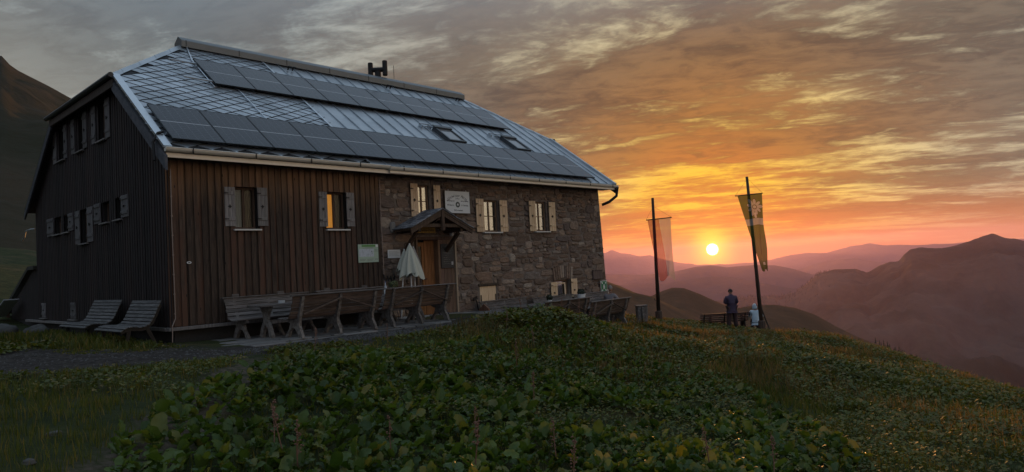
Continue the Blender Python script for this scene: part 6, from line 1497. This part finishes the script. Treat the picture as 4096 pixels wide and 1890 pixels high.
# ---- grass and herbs as stuff
def blades(n_t, xr, yr_, keep, hfun, name, material, label, per=6, wbase=.006, seed=1, spread=.05, curve=.5):
    r_ = np.random.RandomState(seed); x = r_.uniform(*xr, n_t); y = r_.uniform(*yr_, n_t); k = keep(x, y, r_); x, y = x[k], y[k]; z = ground_z(x, y)
    n = len(x); N = n*per; X = np.repeat(x, per)+r_.normal(0, spread, N); Y = np.repeat(y, per)+r_.normal(0, spread, N); Z = np.repeat(z, per)-.01
    d = np.hypot(X-CAMPOS.x, Y-CAMPOS.y); H = hfun(X, Y)*r_.uniform(.55, 1.25, N); wd = wbase*np.clip(d/8, .8, 3.0)*r_.uniform(.7, 1.3, N)
    a = r_.uniform(0, 2*np.pi, N); ln = H*curve*r_.uniform(.2, 1.0, N); dx, dy = np.cos(a), np.sin(a); b = a+r_.uniform(1.0, 2.1, N); sx, sy = np.cos(b)*wd, np.sin(b)*wd
    V = np.empty((N, 5, 3)); 
    V[:, 0] = np.stack([X-sx, Y-sy, Z], 1); V[:, 1] = np.stack([X+sx, Y+sy, Z], 1)
    V[:, 2] = np.stack([X+dx*ln*.35+sx*.75, Y+dy*ln*.35+sy*.75, Z+H*.6], 1); V[:, 3] = np.stack([X+dx*ln*.35-sx*.75, Y+dy*ln*.35-sy*.75, Z+H*.6], 1)
    V[:, 4] = np.stack([X+dx*ln, Y+dy*ln, Z+H], 1)
    i0 = np.arange(N)*5; F = np.concatenate([np.stack([i0, i0+1, i0+2], 1), np.stack([i0, i0+2, i0+3], 1), np.stack([i0+3, i0+2, i0+4], 1)])
    tone = np.repeat(r_.uniform(0, 1, N), 5)
    return obj(name, fast_mesh(name, V.reshape(-1, 3), F, material, tone), label=label, cat='grass', kind='stuff')
def near_keep(x, y, r_):
    d = np.hypot(x-CAMPOS.x, y-CAMPOS.y); k = cam_visible(x, y) & ~bare(x, y) & (d < 15)
    dk = in_poly(x, y, DOCK); return k & (r_.uniform(0, 1, len(x)) < np.where(dk, .35, 1.0)*np.clip(7/d, .3, 1))
def far_keep(x, y, r_):
    d = np.hypot(x-CAMPOS.x, y-CAMPOS.y); return cam_visible(x, y) & ~bare(x, y) & (d >= 13) & (r_.uniform(0, 1, len(x)) < np.clip(16/d, .25, 1)) & (y > -24)
edge_ = lambda x, y: np.where((y > -5.0) & (x > -.5) & (x < 8.5), .45, 1.0)
hn_ = lambda x, y: (.085+.07*(vnoise(x*.9, y*.9, 3)+.5))*edge_(x, y)
blades(26000, (-9, 12), (-18, -2.5), near_keep, hn_, 'meadow_grass', m_grassb, 'short dark green meadow grass in the foreground', 7, .0042, 21)
hf_ = lambda x, y: (.13+.11*(vnoise(x*.7, y*.7, 6)+.5))*np.where((x > 8.3) & (x < 25) & (y > -5.5), .5, 1.0)*edge_(x, y)
blades(34000, (-2, 30), (-20, 6), far_keep, hf_, 'bank_grass', m_grassb, 'grass on the bank and round the viewpoint', 6, .006, 22)
def crest_keep(x, y, r_):
    d = np.hypot(x-CAMPOS.x, y-CAMPOS.y); az_ = np.degrees(np.arctan2(y-CAMPOS.y, x-CAMPOS.x))
    return cam_visible(x, y) & ~bare(x, y) & (d > 9) & (vnoise(x*.5, y*.5, 31) > -.16) & ~((x > 8.3) & (x < 14) & (y > -5))
blades(15000, (4, 30), (-18, 3), crest_keep, lambda x, y: (.20+.12*(vnoise(x, y, 8)+.5))*np.where((x > 15) & (x < 25) & (y > -4.5), .55, 1.0), 'dry_grass', m_dry, 'tall pale dry grass along the crest of the bank', 5, .0038, 23, .07, .6)
# verge grass at the foot of the gable and along the path
def gable_keep(x, y, r_): return (x > -2.2) & (x < -.12) & (y < 9) & (r_.uniform(0, 1, len(x)) < .8)
blades(3500, (-2.2, 0), (-1.2, 9), gable_keep, lambda x, y: .025+.03*(vnoise(x*2, y*2, 3)+.5), 'gable_grass', m_grassb, 'thin grass at the foot of the gable wall', 6, .005, 24)

def herbs(n_t, xr, yr_, keep, name, material, label, per, size, hmax, seed):
    r_ = np.random.RandomState(seed); x = r_.uniform(*xr, n_t); y = r_.uniform(*yr_, n_t); k = keep(x, y, r_); x, y = x[k], y[k]; z = ground_z(x, y); n = len(x); N = n*per
    X = np.repeat(x, per)+r_.normal(0, .10, N); Y = np.repeat(y, per)+r_.normal(0, .10, N); hm_ = np.repeat(hmax*(.4+.6*r_.uniform(0, 1, n))*np.where((x > 8.4) & (x < 25) & (y > -5.5), .45, 1.0)*np.where((x < 5.5) & (y > -5.3), .35, 1.0), per); Z = np.repeat(z, per)+hm_*np.sqrt(r_.uniform(0.02, 1, N))
    d = np.hypot(X-CAMPOS.x, Y-CAMPOS.y); s_ = size*r_.uniform(.5, 1.4, N)*np.clip(d/11, .8, 1.6); a = r_.uniform(0, 2*np.pi, N); el_ = r_.uniform(-.5, .7, N)
    D = np.stack([np.cos(a)*np.cos(el_), np.sin(a)*np.cos(el_), np.sin(el_)], 1); Sd = np.stack([-np.sin(a), np.cos(a), r_.uniform(-.4, .4, N)], 1)
    P0 = np.stack([X, Y, Z], 1); V = np.empty((N, 4, 3)); V[:, 0] = P0; V[:, 1] = P0+D*s_[:, None]*.55+Sd*s_[:, None]*.34+np.array([0, 0, .12])*s_[:, None]; V[:, 2] = P0+D*s_[:, None]; V[:, 3] = P0+D*s_[:, None]*.55-Sd*s_[:, None]*.34+np.array([0, 0, .12])*s_[:, None]
    i0 = np.arange(N)*4; F = np.stack([i0, i0+1, i0+2, i0+3], 1)
    return obj(name, fast_mesh(name, V.reshape(-1, 3), F, material, np.repeat(r_.uniform(0, 1, N), 4), False), label=label, cat='ground cover', kind='stuff')
def herb_keep(x, y, r_):
    d = np.hypot(x-CAMPOS.x, y-CAMPOS.y); dk = in_poly(x, y, DOCK)
    return cam_visible(x, y) & ~bare(x, y) & (x+.55*y > -6.5) & (r_.uniform(0, 1, len(x)) < np.where(dk, .95, 1.0)) & (vnoise(x*.8, y*.8, 17) > -.22)
herbs(19000, (-4, 29), (-19, 3), herb_keep, 'herb_cover', m_herb, 'low leafy herbs covering the bank between dock and grass', 14, .062, .22, 41)
def hump_keep(x, y, r_): return ((x-6.35)/1.0)**2+((y+4.8)/.7)**2 < 1
herbs(700, (4, 10), (-6, -3.6), hump_keep, 'herb_hump', m_herb, 'leafy herbs on the hump beside the terrace end', 26, .075, .38, 42)
# rusty seed stalks standing above the herbs
for k, (x, y, hh) in enumerate(((6.1, -4.6, .62), (7.6, -4.5, .58), (7.3, -5.3, .66), (8.6, -4.8, .55), (9.3, -4.2, .6), (5.2, -4.9, .5), (4.4, -6.4, .55), (2.6, -7.6, .6), (1.2, -9.2, .6), (10.6, -3.9, .55), (12.2, -3.6, .5), (2.3, -4.5, .5), (.4, -5.0, .55))):
    o = obj('seed_stalk', STK[k % 4], None, loc=(x, y, gz(x, y)), rot=(rng.uniform(-.12, .12), rng.uniform(-.12, .12), rng.uniform(0, 6)), label='rusty brown dock seed stalk rising above the bank', cat='plant', group='seed stalks on the bank'); o.scale = (hh*.9, hh*.9, hh)
# gravel on the track
r_ = np.random.RandomState(77); gx_ = np.concatenate([r_.uniform(-9, 0, 2600), r_.uniform(0, 8.4, 1800)]); gy_ = np.concatenate([r_.uniform(-3.7, 2, 2600), r_.uniform(-3.4, -2.5, 1800)])
kk = bare(gx_, gy_) & ~((gx_ > .5) & (gy_ > -2.45)) & (gx_ < 8.5); gx_, gy_ = gx_[kk], gy_[kk]; gz_ = ground_z(gx_, gy_); ss_ = r_.uniform(.008, .030, len(gx_))
base = np.array([(1, 0, 0), (-.5, .87, 0), (-.5, -.87, 0), (.1, .1, .7), (0, 0, -.5)]); V = (base[None]*ss_[:, None, None]*r_.uniform(.7, 1.3, (len(gx_), 5, 1)))+np.stack([gx_, gy_, gz_], 1)[:, None]
i0 = np.arange(len(gx_))*5; F = np.concatenate([np.stack([i0, i0+1, i0+3], 1), np.stack([i0+1, i0+2, i0+3], 1), np.stack([i0+2, i0, i0+3], 1)])
obj('gravel', fast_mesh('gravel', V.reshape(-1, 3), F, mat('grey_gravel', (.075, .07, .068), .9, var=.4, nscale=9, coord='World'), None, False), label='loose grey gravel on the track beside the terrace', cat='gravel', kind='stuff')
# conifers on the forest ridge and the near spur
mbf = MB(); frng = random.Random(9)
def conifer(mb, p, h_):
    n = 6; 
    for t in range(3):
        z0, z1 = h_*(.12+.27*t), h_*(.52+.24*t); r0 = h_*.16*(1-.27*t); a0 = frng.uniform(0, 6); ring = [(p[0]+r0*math.cos(a0+k*2*math.pi/n)*frng.uniform(.7, 1.2), p[1]+r0*math.sin(a0+k*2*math.pi/n)*frng.uniform(.7, 1.2), p[2]+z0) for k in range(n)]
        mb.add(ring+[(p[0], p[1], p[2]+z1)], [(k, (k+1) % n, n) for k in range(n)])

for nm, a0, a1, cnt, hh in (('mountain', 18.6, 26.4, 420, (8, 20)), ('meadow_spur', 9.0, 16.0, 200, (3, 8))):
    src = bpy.data.objects[nm].data; co_ = np.empty(len(src.vertices)*3); src.vertices.foreach_get('co', co_); co_ = co_.reshape(-1, 3); rel = co_-np.array(CAMPOS)
    azv = np.degrees(np.arctan2(rel[:, 1], rel[:, 0])); naz_ = 640 if nm == 'mountain' else 140; nr = 110 if nm == 'mountain' else 26
    grid = co_[:naz_*nr].reshape(nr, naz_, 3); azg = azv[:naz_*nr].reshape(nr, naz_)[nr-1]
    for k in range(cnt):
        a = frng.uniform(a0, a1); t = 1-frng.random()**2*.22; q = np.clip((t*(nr-1)), 0, nr-1.001); i = int(q); f_i = q-i; col = int(np.argmin(np.abs(azg-a))); col = min(max(col, 1), naz_-2)
        p = grid[i, col]*(1-f_i)+grid[i+1, col]*f_i; p = p+(grid[i, col+1]-grid[i, col])*frng.uniform(-.5, .5); conifer(mbf, p, frng.uniform(*hh)*(1 if t > .9 else .9))
obj('conifer_wood', mbf.mesh('conifer_wood', mat('conifer_green', (.022, .030, .016), .9), fix=False), label='dark conifer wood along the lower mountain ridge', cat='wood', kind='stuff')
